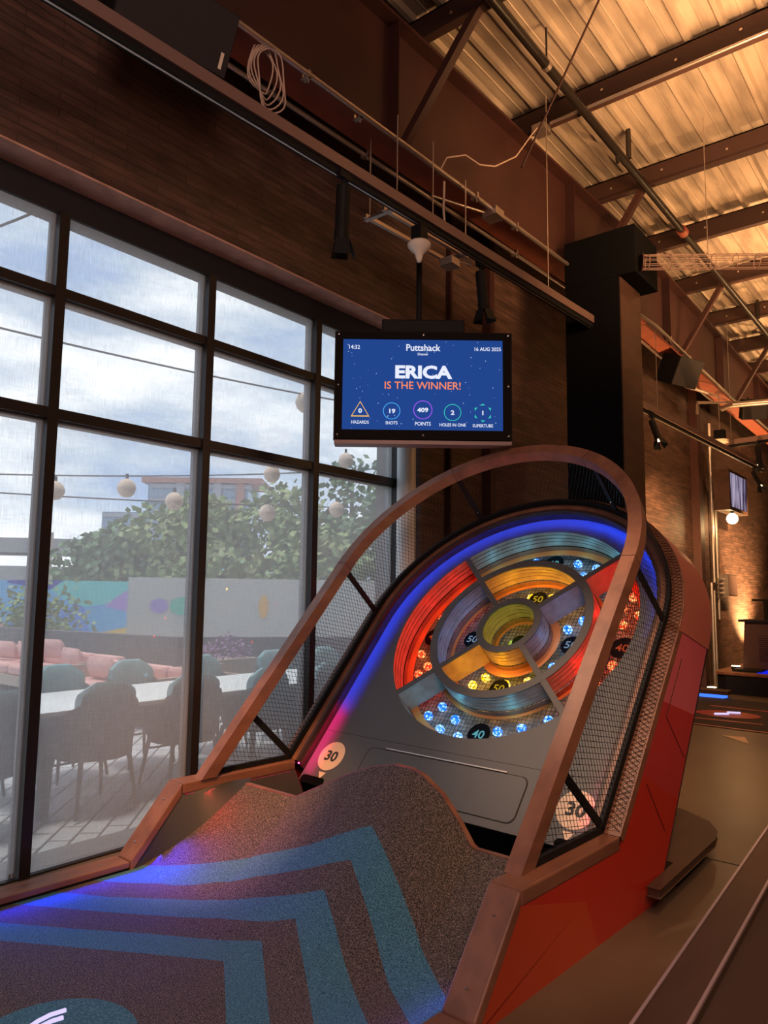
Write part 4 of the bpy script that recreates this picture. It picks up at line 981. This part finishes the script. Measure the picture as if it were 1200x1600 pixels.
# low wooden platform behind the machine
pl = [(-2.4, 5.75), (-1.95, 5.62), (-1.72, 5.50), (-1.52, 5.34), (-1.42, 5.16), (-1.385, 4.98), (-1.375, 3.95), (-1.435, 3.955), (-1.44, 4.40), (-2.4, 4.45)]
t_ = thing('low_platform', 'low dark brown wooden step with a rounded corner behind the red panel', 'platform', (-1.8, 4.8, 0))
obj('platform_top', MB().prism(pl, lambda p, z: Vector((p[0], p[1], z)), .085, .13), 'wood_dark', t_, world=True, bevel=.006)
obj('platform_base', MB().prism([(-2.4, 5.7), (-1.98, 5.56), (-1.76, 5.44), (-1.57, 5.28), (-1.48, 5.12), (-1.445, 4.96), (-1.435, 4.42), (-2.4, 4.47)], lambda p, z: Vector((p[0], p[1], z)), 0, .085), 'black_matte', t_, world=True)
struct('trim_4', MB().box((-1.9, 4.99, .0005), (-.2, 5.0, .0015)), 'groove')
# neighbouring board rail, bottom right foreground
t_ = thing('neighbour_rail', 'blurred dark wooden kerb board of the next lane at the bottom right', 'rail', (-.75, 3.2, 0))
M['edge'] = mat('lit_worn_lilac_edge', (.36, .26, .27), .4)  # edge wear together with lit edge lines, both put into the colour
def nr(x_, y_, z): return Vector((-.783-.052*(y_-2.01)+x_, y_, z))
obj('top_board', MB().box((0, .9, .455), (.125, 5.6, .50), T=lambda p: nr(p.x, p.y, p.z)), 'wood_dark', t_, world=True, bevel=.01)
for xx in (.001, .121): obj('lit_worn_edge', MB().box((xx-.003, .9, .494), (xx+.006, 5.6, .503), T=lambda p: nr(p.x, p.y, p.z)), M['edge'], t_, world=True, label='pale worn edge with lit highlight painted in')
obj('side_board', MB().box((.02, .9, 0), (.105, 5.6, .455), T=lambda p: nr(p.x, p.y, p.z)), 'strut', t_, world=True)

# ================================================================== far end of the room
t_ = thing('ball_return_stage', 'black curved low stage with a brown edge beneath the kiosk', 'stage', (-3.0, 14.6, 0))
ps = [(-3.70, 13.85), (-3.66, 13.66), (-3.5, 13.56), (-1.2, 13.5), (-1.2, 15.8), (-3.6, 15.9), (-3.70, 15.6)]
obj('stage_body', MB().prism(ps, lambda p, z: Vector((p[0], p[1], z)), 0, .32), 'black', t_, world=True, bevel=.01)
obj('stage_edge', MB().prism([(a-.02 if a < -2 else a, b-.02 if b < 14 else b) for a, b in ps], lambda p, z: Vector((p[0], p[1], z)), .32, .36), 'wood', t_, world=True)
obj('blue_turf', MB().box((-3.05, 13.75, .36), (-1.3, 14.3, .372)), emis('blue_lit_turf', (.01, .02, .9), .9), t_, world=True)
obj('low_block', MB().box((-3.45, 13.8, .36), (-3.0, 14.2, .40)), 'black', t_, world=True)
t_ = thing('vented_kiosk', 'brown vented metal kiosk with a black T handle against the far wall', 'kiosk', (-3.05, 14.6, .36))
obj('kiosk_body', MB().loft([[(-.36, -.25, 0), (.36, -.25, 0), (.36, .25, 0), (-.36, .25, 0)], [(-.31, -.22, .83), (.31, -.22, .83), (.31, .22, .83), (-.31, .22, .83)]]), 'redpaint', t_)
obj('kiosk_top', MB().box((-.40, -.28, .83), (.40, .28, .87)), 'black', t_)
for k in range(14): obj('vent_slot', MB().box((-.09, -.248+k*.0016, .16+.035*k), (.09, -.232+k*.0016, .17+.035*k)), 'black_matte', t_)
obj('handle_post', MB().box((-.03, -.03, .87), (.03, .03, 1.20)), 'black', t_)
obj('handle_bar', MB().box((-.22, -.04, 1.20), (.22, .04, 1.235)), 'black', t_)
# wall washers fixtures
for x_, y_, z_, lb in ((-3.50, 14.25, .365, 'small lit wall washer lamp on the stage beside the kiosk'), (-3.82, 13.9, .0, 'small lit wall washer lamp on the floor left of the stage')):
    t_ = thing('floor_wall_washer', lb, 'lamp', (x_, y_, z_))
    obj('lamp_housing', MB().box((-.07, -.05, 0), (.07, .05, .05)), 'black', t_); obj('lamp_lens', MB().box((-.065, -.045, .05), (.065, .045, .06)), emis('washer_glow', (1, .75, .45), 9), t_)
# far green with red tee and arrows
t_ = thing('far_putting_green', 'flat far putting green with thin red lines and a red oval tee mark', 'putting green', (-2.4, 11.3, 0))
obj('turf', MB().add([(-3.9, 10.1, .006), (-1.0, 9.85, .006), (-1.0, 12.6, .006), (-3.9, 13.0, .006)], [(0, 1, 2, 3)]), mat('grey_green_turf', (.045, .04, .04), .9), t_, world=True)
obj('red_line', MB().add([(-3.3, 11.85, .008), (-1.4, 11.7, .008), (-1.4, 11.78, .008), (-3.3, 11.95, .008)], [(0, 1, 2, 3)]), 'redpanel', t_, world=True)
obj('red_line', MB().add([(-3.2, 10.5, .008), (-2.3, 10.55, .008), (-2.3, 10.62, .008), (-3.2, 10.60, .008)], [(0, 1, 2, 3)]), 'redpanel', t_, world=True)
obj('red_line', MB().add([(-3.9, 10.1, .008), (-1.0, 9.85, .008), (-1.0, 9.92, .008), (-3.9, 10.17, .008)], [(0, 1, 2, 3)]), 'tanpanel', t_, world=True)
tm = obj('tee_mark', MB().prism([(-2.87+.42*math.cos(2*PI*k/40), 11.15+.32*math.sin(2*PI*k/40)) for k in range(40)], lambda p, z: Vector((p[0], p[1], z)), .008, .012), 'redpanel', t_, world=True); OFF[tm.name] = OFF[t_.name]
obj('light_mark', MB().tube([(-3.0, 11.0, .016), (-2.85, 11.12, .016)], .02, 5), 'glyph', tm, world=True); obj('light_mark', MB().tube([(-2.9, 11.25, .016), (-2.75, 11.33, .016)], .02, 5), 'glyph', tm, world=True)
obj('floor_arrow', MB().add([(-2.50, 9.45, .004), (-2.13, 9.10, .004), (-2.27, 9.52, .004)], [(0, 1, 2)]), 'cream', label='small cream arrow painted on the floor before the far green', cat='floor marking')
obj('floor_arrow', MB().add([(-2.86, 12.72, .004), (-2.45, 12.5, .004), (-2.2, 12.75, .004)], [(0, 1, 2)]), 'cream', label='small cream arrow on the floor behind the far green', cat='floor marking')
t_ = thing('low_kerb_light', 'short dark kerb with blue light under it at the far green', 'kerb', (-3.6, 12.9, 0))
obj('kerb_board', MB().box((-4.0, 12.85, .06), (-3.30, 13.15, .12)), 'wood_dark', t_, world=True); obj('blue_strip', MB().box((-4.0, 12.87, .0), (-3.36, 13.1, .055)), emis('blue_strip_glow', (.05, .18, 1), 1.5), t_, world=True)
# far screen, globe, conduits, boxes on the wall
t_ = thing('far_wall_screen', 'far wall screen in a dark box showing violet streaks', 'screen', (-3.75, 15.4, 3.25))
obj('wall_arm', MB().box((SX, 15.3, 3.55), (-3.88, 15.4, 3.65)), 'black', t_, world=True)
obj('screen_box', MB().box((-3.88, 14.7, 3.25), (-3.60, 16.05, 4.02)), 'wood_dark', t_, world=True)
def fsm():
    m = bpy.data.materials.new('violet_streak_picture'); m.use_nodes = True; t = m.node_tree; t.nodes.clear(); N = t.nodes.new; K = t.links.new
    co = N('ShaderNodeTexCoord'); mp = N('ShaderNodeMapping'); mp.inputs['Scale'].default_value = (1, 3.2, .6); K(co.outputs['Object'], mp.inputs[0]); n = N('ShaderNodeTexNoise'); n.inputs['Scale'].default_value = 2.4; n.inputs['Detail'].default_value = 3; K(mp.outputs[0], n.inputs[0])
    rp = N('ShaderNodeValToRGB'); rp.color_ramp.elements[0].position = .42; rp.color_ramp.elements[0].color = (.05, .03, .08, 1); rp.color_ramp.elements[1].position = .68; rp.color_ramp.elements[1].color = (.6, .52, .72, 1); K(n.outputs['Fac'], rp.inputs[0])
    e_ = N('ShaderNodeEmission'); e_.inputs[1].default_value = .7; K(rp.outputs[0], e_.inputs[0]); o = N('ShaderNodeOutputMaterial'); K(e_.outputs[0], o.inputs[0]); return m
obj('picture', MB().box((-3.602, 14.80, 3.32), (-3.590, 15.95, 3.96)), fsm(), t_, world=True)
t_ = thing('globe_lamp', 'glowing round globe bulb below the far wall screen', 'lamp', (-3.66, 15.07, 3.005))
obj('globe', MB().lathe([(0.0, 0), (.05, .012), (.09, .05), (.105, .105), (.09, .16), (.05, .20), (.02, .215), (0, .216)], n=24), emis('globe_glow', (1.0, .78, .38), 7), t_, smooth=True)
obj('cap', MB().tube([(0, 0, .205), (0, 0, .244)], .03, 10), 'black', t_); obj('cord', MB().tube([(0, 0, .24), (0, 0, .25)], .005, 6), 'black', t_)
light('globe_light', 'POINT', (-3.66, 15.07, 2.95), (1, .6, .25), 30, shadow_soft_size=.1)
for y_, z0, z1, lb in ((15.05, 1.9, 5.0, 'dark vertical conduit with couplings just left of the far screen'), (15.30, 1.2, 3.3, 'pale vertical conduit below the far screen'), (14.85, 0, 1.9, 'vertical conduit running down beside the electrical box'), (15.0, 0, 1.75, 'vertical conduit to the floor beside the electrical box, nearer the box')):
    obj('wall_conduit', MB().tube([(SX+.06, y_, z0), (SX+.06, y_, z1)], .035, 8), 'steel', smooth=True, label=lb, cat='conduit')
t_ = thing('electrical_box', 'grey electrical box on the far wall with four side conduits', 'electrical box', (SX+.1, 15.8, 1.65))
obj('box_body', MB().box((-.1, -.33, 0), (.10, .33, .42)), 'steel', t_); obj('box_door', MB().box((.10, -.30, .02), (.115, .30, .40)), 'strut', t_)
for k in range(4): obj('side_conduit', MB().tube([(0, -.33, .05+.09*k), (0, -.62, .05+.09*k), (0, -.68, .0+.09*k-.05)], .02, 6), 'steel', t_)
# conduit loop and racks near far girder
conduit([(-3.62, 12.3, 5.05), (-3.35, 12.55, 4.95), (-3.2, 13.4, 4.95), (-3.5, 12.5, 4.80), (-3.62, 12.9, 4.72)], .025, 'bent steel conduit looping below the far girder')
conduit([(-3.1, 12.4, 4.62), (-2.9, 12.25, 4.62), (-1.6, 12.6, 4.62)], .045, 'thick pale conduit crossing to the right below the far girder')
t_ = thing('far_dome', 'small white dome device hanging above the far screen', 'antenna', (-3.35, 13.2, 4.18))
obj('dome', MB().lathe([(0, 0), (.06, .02), (.14, .05), (.15, .09), (0, .10)], n=20), 'plastic_w', t_, smooth=True); obj('mount_box', MB().box((-.08, -.08, .10), (.08, .08, .26)), 'black', t_); obj('stem', MB().tube([(0, 0, .26), (0, 0, .9)], .008, 6), 'steel', t_)

# ================================================================== OUTSIDE
struct('ground_patio', MB().box((-60, -25, -.12), (-4.62, 60, -.02)), 'paver')
struct('trim_3', MB().box((-4.62, -1, -.12), (-4.3, 5.5, -.001)), 'mullion_out')
M['tabletop'] = mat('white_table_top', (.80, .80, .78), .35); M['weave'] = mat('dark_woven_rope', (.05, .045, .045), .8, noise=(60, (.10, .09, .085), .45, .6), nscale=(1, 1, 2.2), bump=(70, 1, .01)); M['teal'] = mat('teal_grey_upholstery', (.19, .33, .35), .85, bump=(90, .3, .003))
M['leg_d'] = mat('dark_chair_leg', (.05, .045, .042), .5); M['pink'] = mat('pink_cushion', (.72, .40, .36), .9, noise=(3, (.62, .33, .30), .4, .6)); M['benchwood'] = mat('pale_bench_wood', (.42, .32, .25), .6)
t_ = thing('patio_table', 'long white topped patio table outside the window', 'table', (-5.65, 6.3, 0))
obj('table_top', MB().box((-.50, -3.72, .715), (.50, 1.6, .75)), 'tabletop', t_, bevel=.005)
obj('table_apron', MB().box((-.44, -3.6, .64), (.44, 1.5, .715)), 'leg_d', t_)
for x_ in (-.42, .42):
    for y_ in (-3.6, -1.2, 1.35): obj('leg', MB().loft([[(x_-.03, y_-.03, 0), (x_+.03, y_-.03, 0), (x_+.03, y_+.03, 0), (x_-.03, y_+.03, 0)], [(x_-.045, y_-.045, .64), (x_+.045, y_-.045, .64), (x_+.045, y_+.045, .64), (x_-.045, y_+.045, .64)]]), 'leg_d', t_)
def make_chair(name, loc, rz, label, group, back_m='weave'):
    t_ = thing(name, label, 'chair', loc, rz, group)   # faces -X locally; back at +X
    m = MB(); rings = []; N = 22
    for k in range(N+1):
        a = R(-118+236*k/N); hx = math.cos(a)
        top = .62+.19*max(0, hx)**.8 if hx > -1 else .6
        top = .60+.25*max(0, (hx+.25)/1.25)
        rx, ry = .27, .285
        rings.append([(rx*math.cos(a), ry*math.sin(a), .42), ((rx+.03)*math.cos(a), (ry+.025)*math.sin(a), (.42+top)/2), ((rx+.05)*math.cos(a), (ry+.03)*math.sin(a), top), ((rx+.025)*math.cos(a), (ry+.005)*math.sin(a), top), ((rx-.0)*math.cos(a), (ry-.01)*math.sin(a), (.42+top)/2), ((rx-.025)*math.cos(a), (ry-.025)*math.sin(a), .42)])
    m.loft(rings); obj('woven_back', m, back_m, t_, smooth=True)
    m = MB(); m.loft([[(.27*math.cos(2*PI*k/20)*s_, .275*math.sin(2*PI*k/20)*s_, z) for k in range(20)] for s_, z in ((.96, .38), (1, .41), (1, .44), (.9, .46))]); obj('seat', m, 'weave', t_, smooth=True)
    m = MB(); m.loft([[(.25*math.cos(2*PI*k/20)*s_-.01, .24*math.sin(2*PI*k/20)*s_, z) for k in range(20)] for s_, z in ((.95, .46), (1, .48), (.96, .515), (.8, .525))]); obj('seat_cushion', m, 'teal', t_, smooth=True)
    m = MB(); rings = []
    for k in range(9):
        y_ = -.22+.44*k/8; e_ = 1-abs(k-4)/4; b_ = .245-.05*(1-e_)
        tp = .865+.075*min(1, e_*2.2)
        rings.append([(b_-.09, y_, .50), (b_-.045, y_, .50), (b_+.01, y_, tp-.03), (b_-.005, y_, tp), (b_-.05, y_, tp-.01), (b_-.08, y_, tp-.06)])
    m.loft(rings); obj('back_cushion', m, 'teal', t_, smooth=True, label='teal grey back cushion')
    for sx_ in (-1, 1):
        for sy_ in (-1, 1): obj('leg', MB().tube([(sx_*.19, sy_*.19, .40), (sx_*.25, sy_*.24, 0)], [.02, .012], 8), 'leg_d', t_)
    obj('stretcher', MB().tube([(-.20, -.2, .30), (-.20, .2, .30)], .009, 6), 'leg_d', t_)
    return t_
near = [2.28, 3.08, 3.90, 4.66, 5.5, 6.4]
c0 = make_chair('patio_chair', (-5.28, near[1], 0), 0, 'dark woven patio chair filling the second pane, nearest full chair at the table', 'near side patio chairs')
dup(c0, (-5.28, near[0], 0), R(4), 'dark woven patio chair at the near table side, cut by the leftmost window post')
dup(c0, (-5.30, near[2], 0), R(-6), 'dark woven patio chair at the near table side, behind the middle window post')
dup(c0, (-5.28, near[3], 0), R(5), 'dark woven patio chair at the near table side, partly behind the orange rim foot')
dup(c0, (-5.28, near[4], 0), 0, 'dark woven patio chair at the near table side, seen through the lower mesh')
FL = ['teal backed patio chair across the table at the left edge of the window', 'teal backed patio chair across the table, just right of the leftmost window post', 'teal backed patio chair across the table in front of the pink cushions', 'teal backed patio chair across the table, left of the middle window post', 'teal backed patio chair across the table, right of the middle window post', 'teal backed patio chair across the table near the orange mesh rim', 'teal backed patio chair across the table seen through the mesh']
for k, y_ in enumerate((2.6, 3.45, 4.15, 5.05, 6.0, 6.9)):
    dup(c0, (-6.32, y_, 0), R(180+(-8, 5, 0, 12, -6, 4, 0)[k]), FL[k], 'far side patio chairs')
# lounge sofas with pink cushions
def sofa(x0, y0, n, label, group=None, rz=0):
    t_ = thing('outdoor_sofa', label, 'sofa', (x0, y0, 0), rz)
    L = n*.75
    obj('sofa_frame', MB().box((-.4, 0, .12), (.4, L, .28)), 'benchwood', t_); obj('back_frame', MB().box((-.42, 0, .28), (-.34, L, .58)), 'benchwood', t_)
    for yy in (0, L-.06): obj('arm_rest', MB().box((-.4, yy, .28), (.4, yy+.06, .60)), 'benchwood', t_)
    for k in range(n):
        obj('seat_cushion', MB().box((-.33, .06+.73*k, .28), (.38, .06+.73*k+.70, .43)), 'pink', t_, bevel=.04)
        obj('back_cushion', MB().box((-.34, .06+.73*k, .43), (-.16, .06+.73*k+.70, .66), T=rotT(ry=R(-3))), 'pink', t_, bevel=.05)
    return t_
sofa(-13.6, 5.9, 5, 'long outdoor sofa with pink cushions against the low dark wall', rz=R(-90))
sofa(-9.7, 5.55, 3, 'short outdoor sofa with pink cushions behind the far chairs', rz=R(-90))
def cushion(loc, rz, tl, label, m='pink'):
    mb = MB(); rings = []; n = 12
    for i in range(7):
        t1 = -1+2*i/6; rr_ = .24*(1-.0*abs(t1)); th = .07*(1-t1*t1)**.5+.004
        rings.append([Vector((th*math.cos(a), (.30+.05*abs(math.sin(a*2)))*math.sin(a)*(1-.15*t1*t1), .15*t1)) for a in [2*PI*k/n for k in range(n)]])
    mb.loft(rings); T = rotT(rz=rz, ry=tl); mb.v = [T(v)+Vector(loc) for v in mb.v]
    obj('throw_cushion', mb, m, smooth=True, label=label, cat='cushion', group='pink throw cushions')
CUL = ['pink throw cushion at the left end of the long sofa, beside the window post', 'pink throw cushion, second on the long sofa', 'pink throw cushion stacked highest on the long sofa', 'pink throw cushion at the right end of the long sofa', 'pink throw cushion on the short sofa, left one', 'pink throw cushion on the short sofa, nearest the middle window post']
for k, (x_, y_, z_, rz_) in enumerate(((-12.9, 5.85, .60, 1.7), (-12.2, 5.85, .62, 1.4), (-11.4, 5.85, .70, 1.8), (-10.7, 5.85, .60, 1.5), (-9.2, 5.45, .58, 1.6), (-8.3, 5.45, .57, 1.3))):
    cushion((x_, y_, z_), rz_, R(-14), CUL[k])
t_ = thing('flower_planter', 'purple flowering plant in a pale wooden planter beyond the chairs', 'planter', (-8.95, 7.3, 0))
obj('planter_box', MB().box((-.25, -.45, 0), (.25, .45, .62)), 'benchwood', t_)
m = MB()
for k in range(420):
    a = random.uniform(0, 2*PI); rr_ = random.random()**.5; z = .62+random.uniform(0, .42)*(1-rr_*.5); c_ = Vector((.24*rr_*math.cos(a), .48*rr_*math.sin(a), z)); s_ = .022
    d1 = Vector((random.uniform(-1, 1), random.uniform(-1, 1), random.uniform(-1, 1))).normalized()*s_; d2 = d1.orthogonal().normalized()*s_
    m.add([c_-d1, c_+d2, c_+d1, c_-d2], [(0, 1, 2, 3)])
M['purple'] = mat('purple_petals', (.30, .16, .30), .8); o = obj('flowers', m, 'purple', t_); o['kind'] = 'stuff'
obj('wooden_armchair', MB().box((-.35, -.35, .15), (.35, .35, .42)).box((-.35, -.35, .42), (-.25, .35, .74)).box((-.35, -.35, .42), (.35, -.29, .62)).box((-.35, .29, .42), (.35, .35, .62)), 'benchwood', label='pale wooden lounge armchair left of the purple flowers', cat='armchair').location = (-8.3, 6.62, 0.0)
# low dark wall and walls with mural
gw = MB(); gw.loft([[(x_, y_, 0), (x_, y_, .87), (x_+.06, y_+.2, .87), (x_+.06, y_+.2, 0)] for x_, y_ in ((-22, 6.1), (-14, 6.75), (-10.2, 7.35), (-9.1, 8.9), (-6.2, 12.5))])
obj('low_garden_wall', gw, mat('dark_grey_wall', (.10, .095, .10), .8), label='low dark grey wall enclosing the patio', cat='wall')
def mural():
    m, t, b = nodes_mat('mural_paint'); N = t.nodes.new; K = t.links.new
    co = N('ShaderNodeTexCoord'); mp = N('ShaderNodeMapping'); mp.inputs['Scale'].default_value = (.45, .45, 1.0); mp.inputs['Rotation'].default_value = (R(35), 0, R(20)); K(co.outputs['Object'], mp.inputs[0])
    v = N('ShaderNodeTexVoronoi'); v.inputs['Scale'].default_value = 1.5; K(mp.outputs[0], v.inputs[0]); sp_ = N('ShaderNodeSeparateColor'); K(v.outputs['Color'], sp_.inputs[0])
    rp = N('ShaderNodeValToRGB'); rp.color_ramp.interpolation = 'CONSTANT'; el = rp.color_ramp.elements; el[0].position = 0; el[0].color = (.05, .07, .42, 1); el[1].position = .25; el[1].color = (.12, .45, .80, 1)
    for p_, c_ in ((.42, (.42, .58, .06)), (.56, (.10, .28, .78)), (.68, (.45, .28, .70)), (.78, (.12, .62, .62)), (.88, (.85, .55, .10)), (.95, (.75, .35, .40))):
        x_ = el.new(p_); x_.color = (*c_, 1)
    K(sp_.outputs[0], rp.inputs[0]); K(rp.outputs[0], b.inputs['Base Color']); b.inputs['Roughness'].default_value = .8; return m
M['mural'] = mural()
PALE = mat('pale_render_wall', (.50, .49, .46), .85)
t_ = thing('boundary_wall', 'pale boundary wall behind the patio with a colourful mural on its left part', 'wall', (-17, 12, 0))
A_ = Vector((-25.0, 0.0, 0)); B_ = Vector((-16.4, 10.3, 0)); C_ = Vector((-8.0, 20.0, 0))
def wallseg(a, b, z0, z1, th=.25):
    dn_ = (b-a).normalized(); n_ = Vector((dn_.y, -dn_.x, 0))*th; m = MB()
    vs = [a+Vector((0, 0, z0)), b+Vector((0, 0, z0)), b-n_+Vector((0, 0, z0)), a-n_+Vector((0, 0, z0))]; vs += [v+Vector((0, 0, z1-z0)) for v in vs]
    return m.add(vs, [(0, 1, 2, 3), (7, 6, 5, 4), (0, 4, 5, 1), (1, 5, 6, 2), (2, 6, 7, 3), (3, 7, 4, 0)])
obj('mural_section', wallseg(A_, B_, 0, 1.84), 'mural', t_, world=True, label='section painted with a blue and green mural')
obj('plain_section', wallseg(B_, C_, 0, 1.95), PALE, t_, world=True, label='plain pale section')
dn_ = (C_-B_).normalized(); n_ = Vector((dn_.y, -dn_.x, 0))*.012
def blob(c, rx, rz, m, nm, lb):
    mb = MB(); c = B_+dn_*c; P_ = [c+n_+dn_*rx*math.cos(2*PI*k/20)+Vector((0, 0, 1.25+rz*math.sin(2*PI*k/20)+0)) for k in range(20)]; mb.add(P_+[p-n_*.9 for p in P_], [tuple(range(20))]); obj(nm, mb, m, t_, world=True, label=lb)
blob(1.3, .30, .22, mat('mint_paint', (.12, .50, .38), .8), 'painted_patch', 'mint green paint patch'); blob(.75, .22, .18, mat('violet_paint', (.35, .25, .60), .8), 'painted_patch', 'violet paint patch')
blob(3.3, .12, .3, mat('orange_paint', (.75, .42, .12), .8), 'painted_patch', 'orange paint patch')
# trees
LEAF = mat('green_leaves', (.19, .28, .09), .7, noise=(1.2, (.32, .35, .16), .4, .65)); LEAF2 = mat('dark_green_leaves', (.13, .22, .11), .7); BARK = mat('bark', (.10, .07, .05), .9)
def tree(x_, y_, rad, top, base, label, m, n=2600, ls=.14):
    t2 = thing('broadleaf_tree', label, 'tree', (x_, y_, 0), group='trees behind the boundary wall'); mb = MB()
    cl = [(Vector((random.uniform(-.6, .6)*rad, random.uniform(-.6, .6)*rad, random.uniform(base+.5, top-.6))), random.uniform(.4, .7)*rad) for _ in range(14)]
    for k in range(n):
        c_, rr_ = random.choice(cl); v = Vector((random.gauss(0, 1), random.gauss(0, 1), random.gauss(0, 1))).normalized()*rr_*random.uniform(.5, 1); v.z *= .7
        p = c_+v; d1 = Vector((random.uniform(-1, 1), random.uniform(-1, 1), random.uniform(-1, 1))).normalized()*ls; d2 = d1.orthogonal().normalized()*ls*.7
        mb.add([p-d1, p+d2, p+d1, p-d2], [(0, 1, 2, 3)])
    o_ = obj('foliage', mb, m, t2); o_['kind'] = 'stuff'
    obj('trunk', MB().tube([(0, 0, -.02), (0.05, 0, base+.4), (0, .1, top-.9)], [.16, .12, .05], 8), BARK, t2)
tree(-22.5, 13.6, 1.7, 3.9, 1.2, 'dark green tree at the left, beside the overpass', LEAF2)
tree(-20.2, 14.6, 2.1, 5.0, 1.2, 'broad green tree directly beyond the end of the mural', LEAF)
tree(-18.0, 16.6, 2.2, 5.2, 1.0, 'olive green tree behind the middle window post', LEAF, 3000)
tree(-16.0, 18.0, 2.3, 6.0, 1.0, 'tall green tree seen in the third window bay', LEAF2, 3000)
tree(-14.2, 20.5, 2.4, 6.2, 1.0, 'green tree at the right end of the windows', LEAF, 3000)
tree(-12.0, 21.5, 2.2, 5.8, 1.0, 'green tree seen between the last post and the white pipe', LEAF2, 2600)
tree(-17.3, 14.0, 1.4, 3.2, .8, 'low bushy tree just behind the pale wall', LEAF, 2200)
tree(-14.8, 15.8, 1.5, 3.4, .8, 'low bushy tree over the right part of the pale wall', LEAF, 2200)
t2 = thing('leafy_shrub', 'small leafy shrub in front of the mural by the left window post', 'shrub', (-16.0, 7.9, 0)); mb = MB()
for k in range(900):
    v = Vector((random.gauss(0, .35), random.gauss(0, .45), abs(random.gauss(.9, .35)))); d1 = Vector((random.uniform(-1, 1), random.uniform(-1, 1), random.uniform(-1, 1))).normalized()*.07; d2 = d1.orthogonal().normalized()*.05
    mb.add([v-d1, v+d2, v+d1, v-d2], [(0, 1, 2, 3)])
o = obj('foliage', mb, LEAF, t2); o['kind'] = 'stuff'; obj('stem', MB().tube([(0, 0, 0), (0, 0, .8)], .03, 6), BARK, t2)
# street pole, overpass, far building
obj('street_pole', MB().box((-.35, -.3, 0), (.35, .3, 5.9)), mat('weathered_pole', (.42, .34, .30), .8), label='weathered pinkish pillar standing before the overpass', cat='pillar').location = (-54.2, 27.1, 0)
t2 = thing('overpass', 'grey concrete overpass with two decks at the far left', 'bridge', (-58, 30, 0))
CONC = mat('overpass_concrete', (.28, .28, .29), .85)
P0, P1 = Vector((-78, 8, 0)), Vector((-48, 42, 0))
obj('upper_deck', wallseg(P0, P1, 4.6, 5.8, 6), CONC, t2, world=True); obj('lower_deck', wallseg(P0+Vector((1, 0, 0)), P1+Vector((1, 0, 0)), 2.4, 3.5, 6), CONC, t2, world=True)
for k in range(7):
    p = P0+(P1-P0)*(k/6.5+.03); obj('pier', MB().box((p.x-2.2, p.y-.5, 0), (p.x-1.2, p.y+.5, 4.6)), CONC, t2, world=True)
t2 = thing('apartment_block', 'distant grey apartment block with red topped roof slab and balconies', 'building', (-88, 66, 0))
BG = mat('block_grey', (.30, .31, .34), .8); GL = mat('block_glass', (.22, .30, .38), .25); RB = mat('block_brick', (.36, .18, .15), .85)
Q0, Q1 = Vector((-87, 56.9, 0)), Vector((-76.6, 65.4, 0)); dq = (Q1-Q0).normalized()
obj('tower_wall', wallseg(Q0, Q1, 0, 16.2, 10), GL, t2, world=True)
obj('lower_wing', wallseg(Q0-dq*6, Q0, 0, 12.2, 10), GL, t2, world=True)
for k in range(8):
    z = 1.5+k*2.0; obj('balcony_slab', wallseg(Q0-Vector((-.5, 0, 0)), Q1-Vector((-.5, 0, 0)), z, z+.55, 1), BG, t2, world=True)
    if k < 6: obj('balcony_slab', wallseg(Q0-dq*6.2+Vector((.5, 0, 0)), Q0+Vector((.5, 0, 0)), z, z+.5, 1), BG, t2, world=True)
obj('roof_slab', wallseg(Q0-dq*1.5+Vector((1, 0, 0)), Q1+dq*1.2+Vector((1, 0, 0)), 16.2, 16.9, 9), RB, t2, world=True)
for f_ in (.25, .62, .85): obj('brick_pier', wallseg(Q0+dq*13.4*f_+Vector((.7, 0, 0)), Q0+dq*(13.4*f_+1.1)+Vector((.7, 0, 0)), 0, 16.2, 1), RB if f_ > .7 else BG, t2, world=True)
# festoon lanterns on cables
M['paper'] = mat('pale_paper_lantern', (.80, .62, .48), .8); M['dcable'] = mat('dark_festoon_cable', (.03, .03, .035), .7)
LN = [((-8.72, 4.42, 2.81), 'left of the two round lanterns hanging before the overpass'), ((-8.04, 4.96, 2.85), 'round lantern hanging in front of the far apartment block'), ((-7.48, 6.74, 2.68), 'round lantern low in the third window bay, in front of the trees'), ((-7.40, 6.73, 3.20), 'round lantern just under the horizontal bar of the third bay'), ((-7.27, 8.07, 3.57), 'round lantern above the horizontal bar of the last bay, below the screen'), ((-7.42, 8.05, 2.85), 'round lantern low in the last bay, beside the mesh hoop'), ((-5.60, 5.55, 3.66), 'round lantern partly hidden by the hanging screen'), ((-7.9, 5.55, 2.74), 'round lantern mostly hidden by the middle window post')]
for (x_, y_, z_), lb in LN:
    t2 = thing('round_lantern', lb, 'lantern', (x_, y_, z_-.12), group='round festoon lanterns')
    obj('lantern_globe', MB().lathe([(0.001, 0), (.05, .01), (.09, .045), (.112, .10), (.112, .13), (.09, .185), (.05, .22), (.02, .23)], n=20), 'paper', t2, smooth=True)
    obj('lamp_holder', MB().tube([(0, 0, .225), (0, 0, .29)], .018, 8), 'dcable', t2)
def festoon(a, b, sag, lb):
    a, b = Vector(a), Vector(b); pts = [a+(b-a)*(k/16)-Vector((0, 0, sag*4*(k/16)*(1-k/16))) for k in range(17)]
    obj('festoon_cable', MB().tube(pts, .010, 5), 'dcable', label=lb, cat='cable')
festoon((-10.4, 2.9, 3.02), (-6.8, 9.3, 3.62), .12, 'upper dark festoon cable sweeping past the lanterns')
festoon((-10.4, 3.2, 2.86), (-6.9, 9.3, 2.95), .06, 'lower dark festoon cable crossing before the far building')
festoon((-6.2, 1.6, 3.72), (-5.4, 6.8, 3.80), .06, 'festoon cable across the tall upper panes')
festoon((-6.4, 1.5, 4.0), (-4.8, 2.35, 4.28), .10, 'short festoon cable reaching the first window post at upper left')
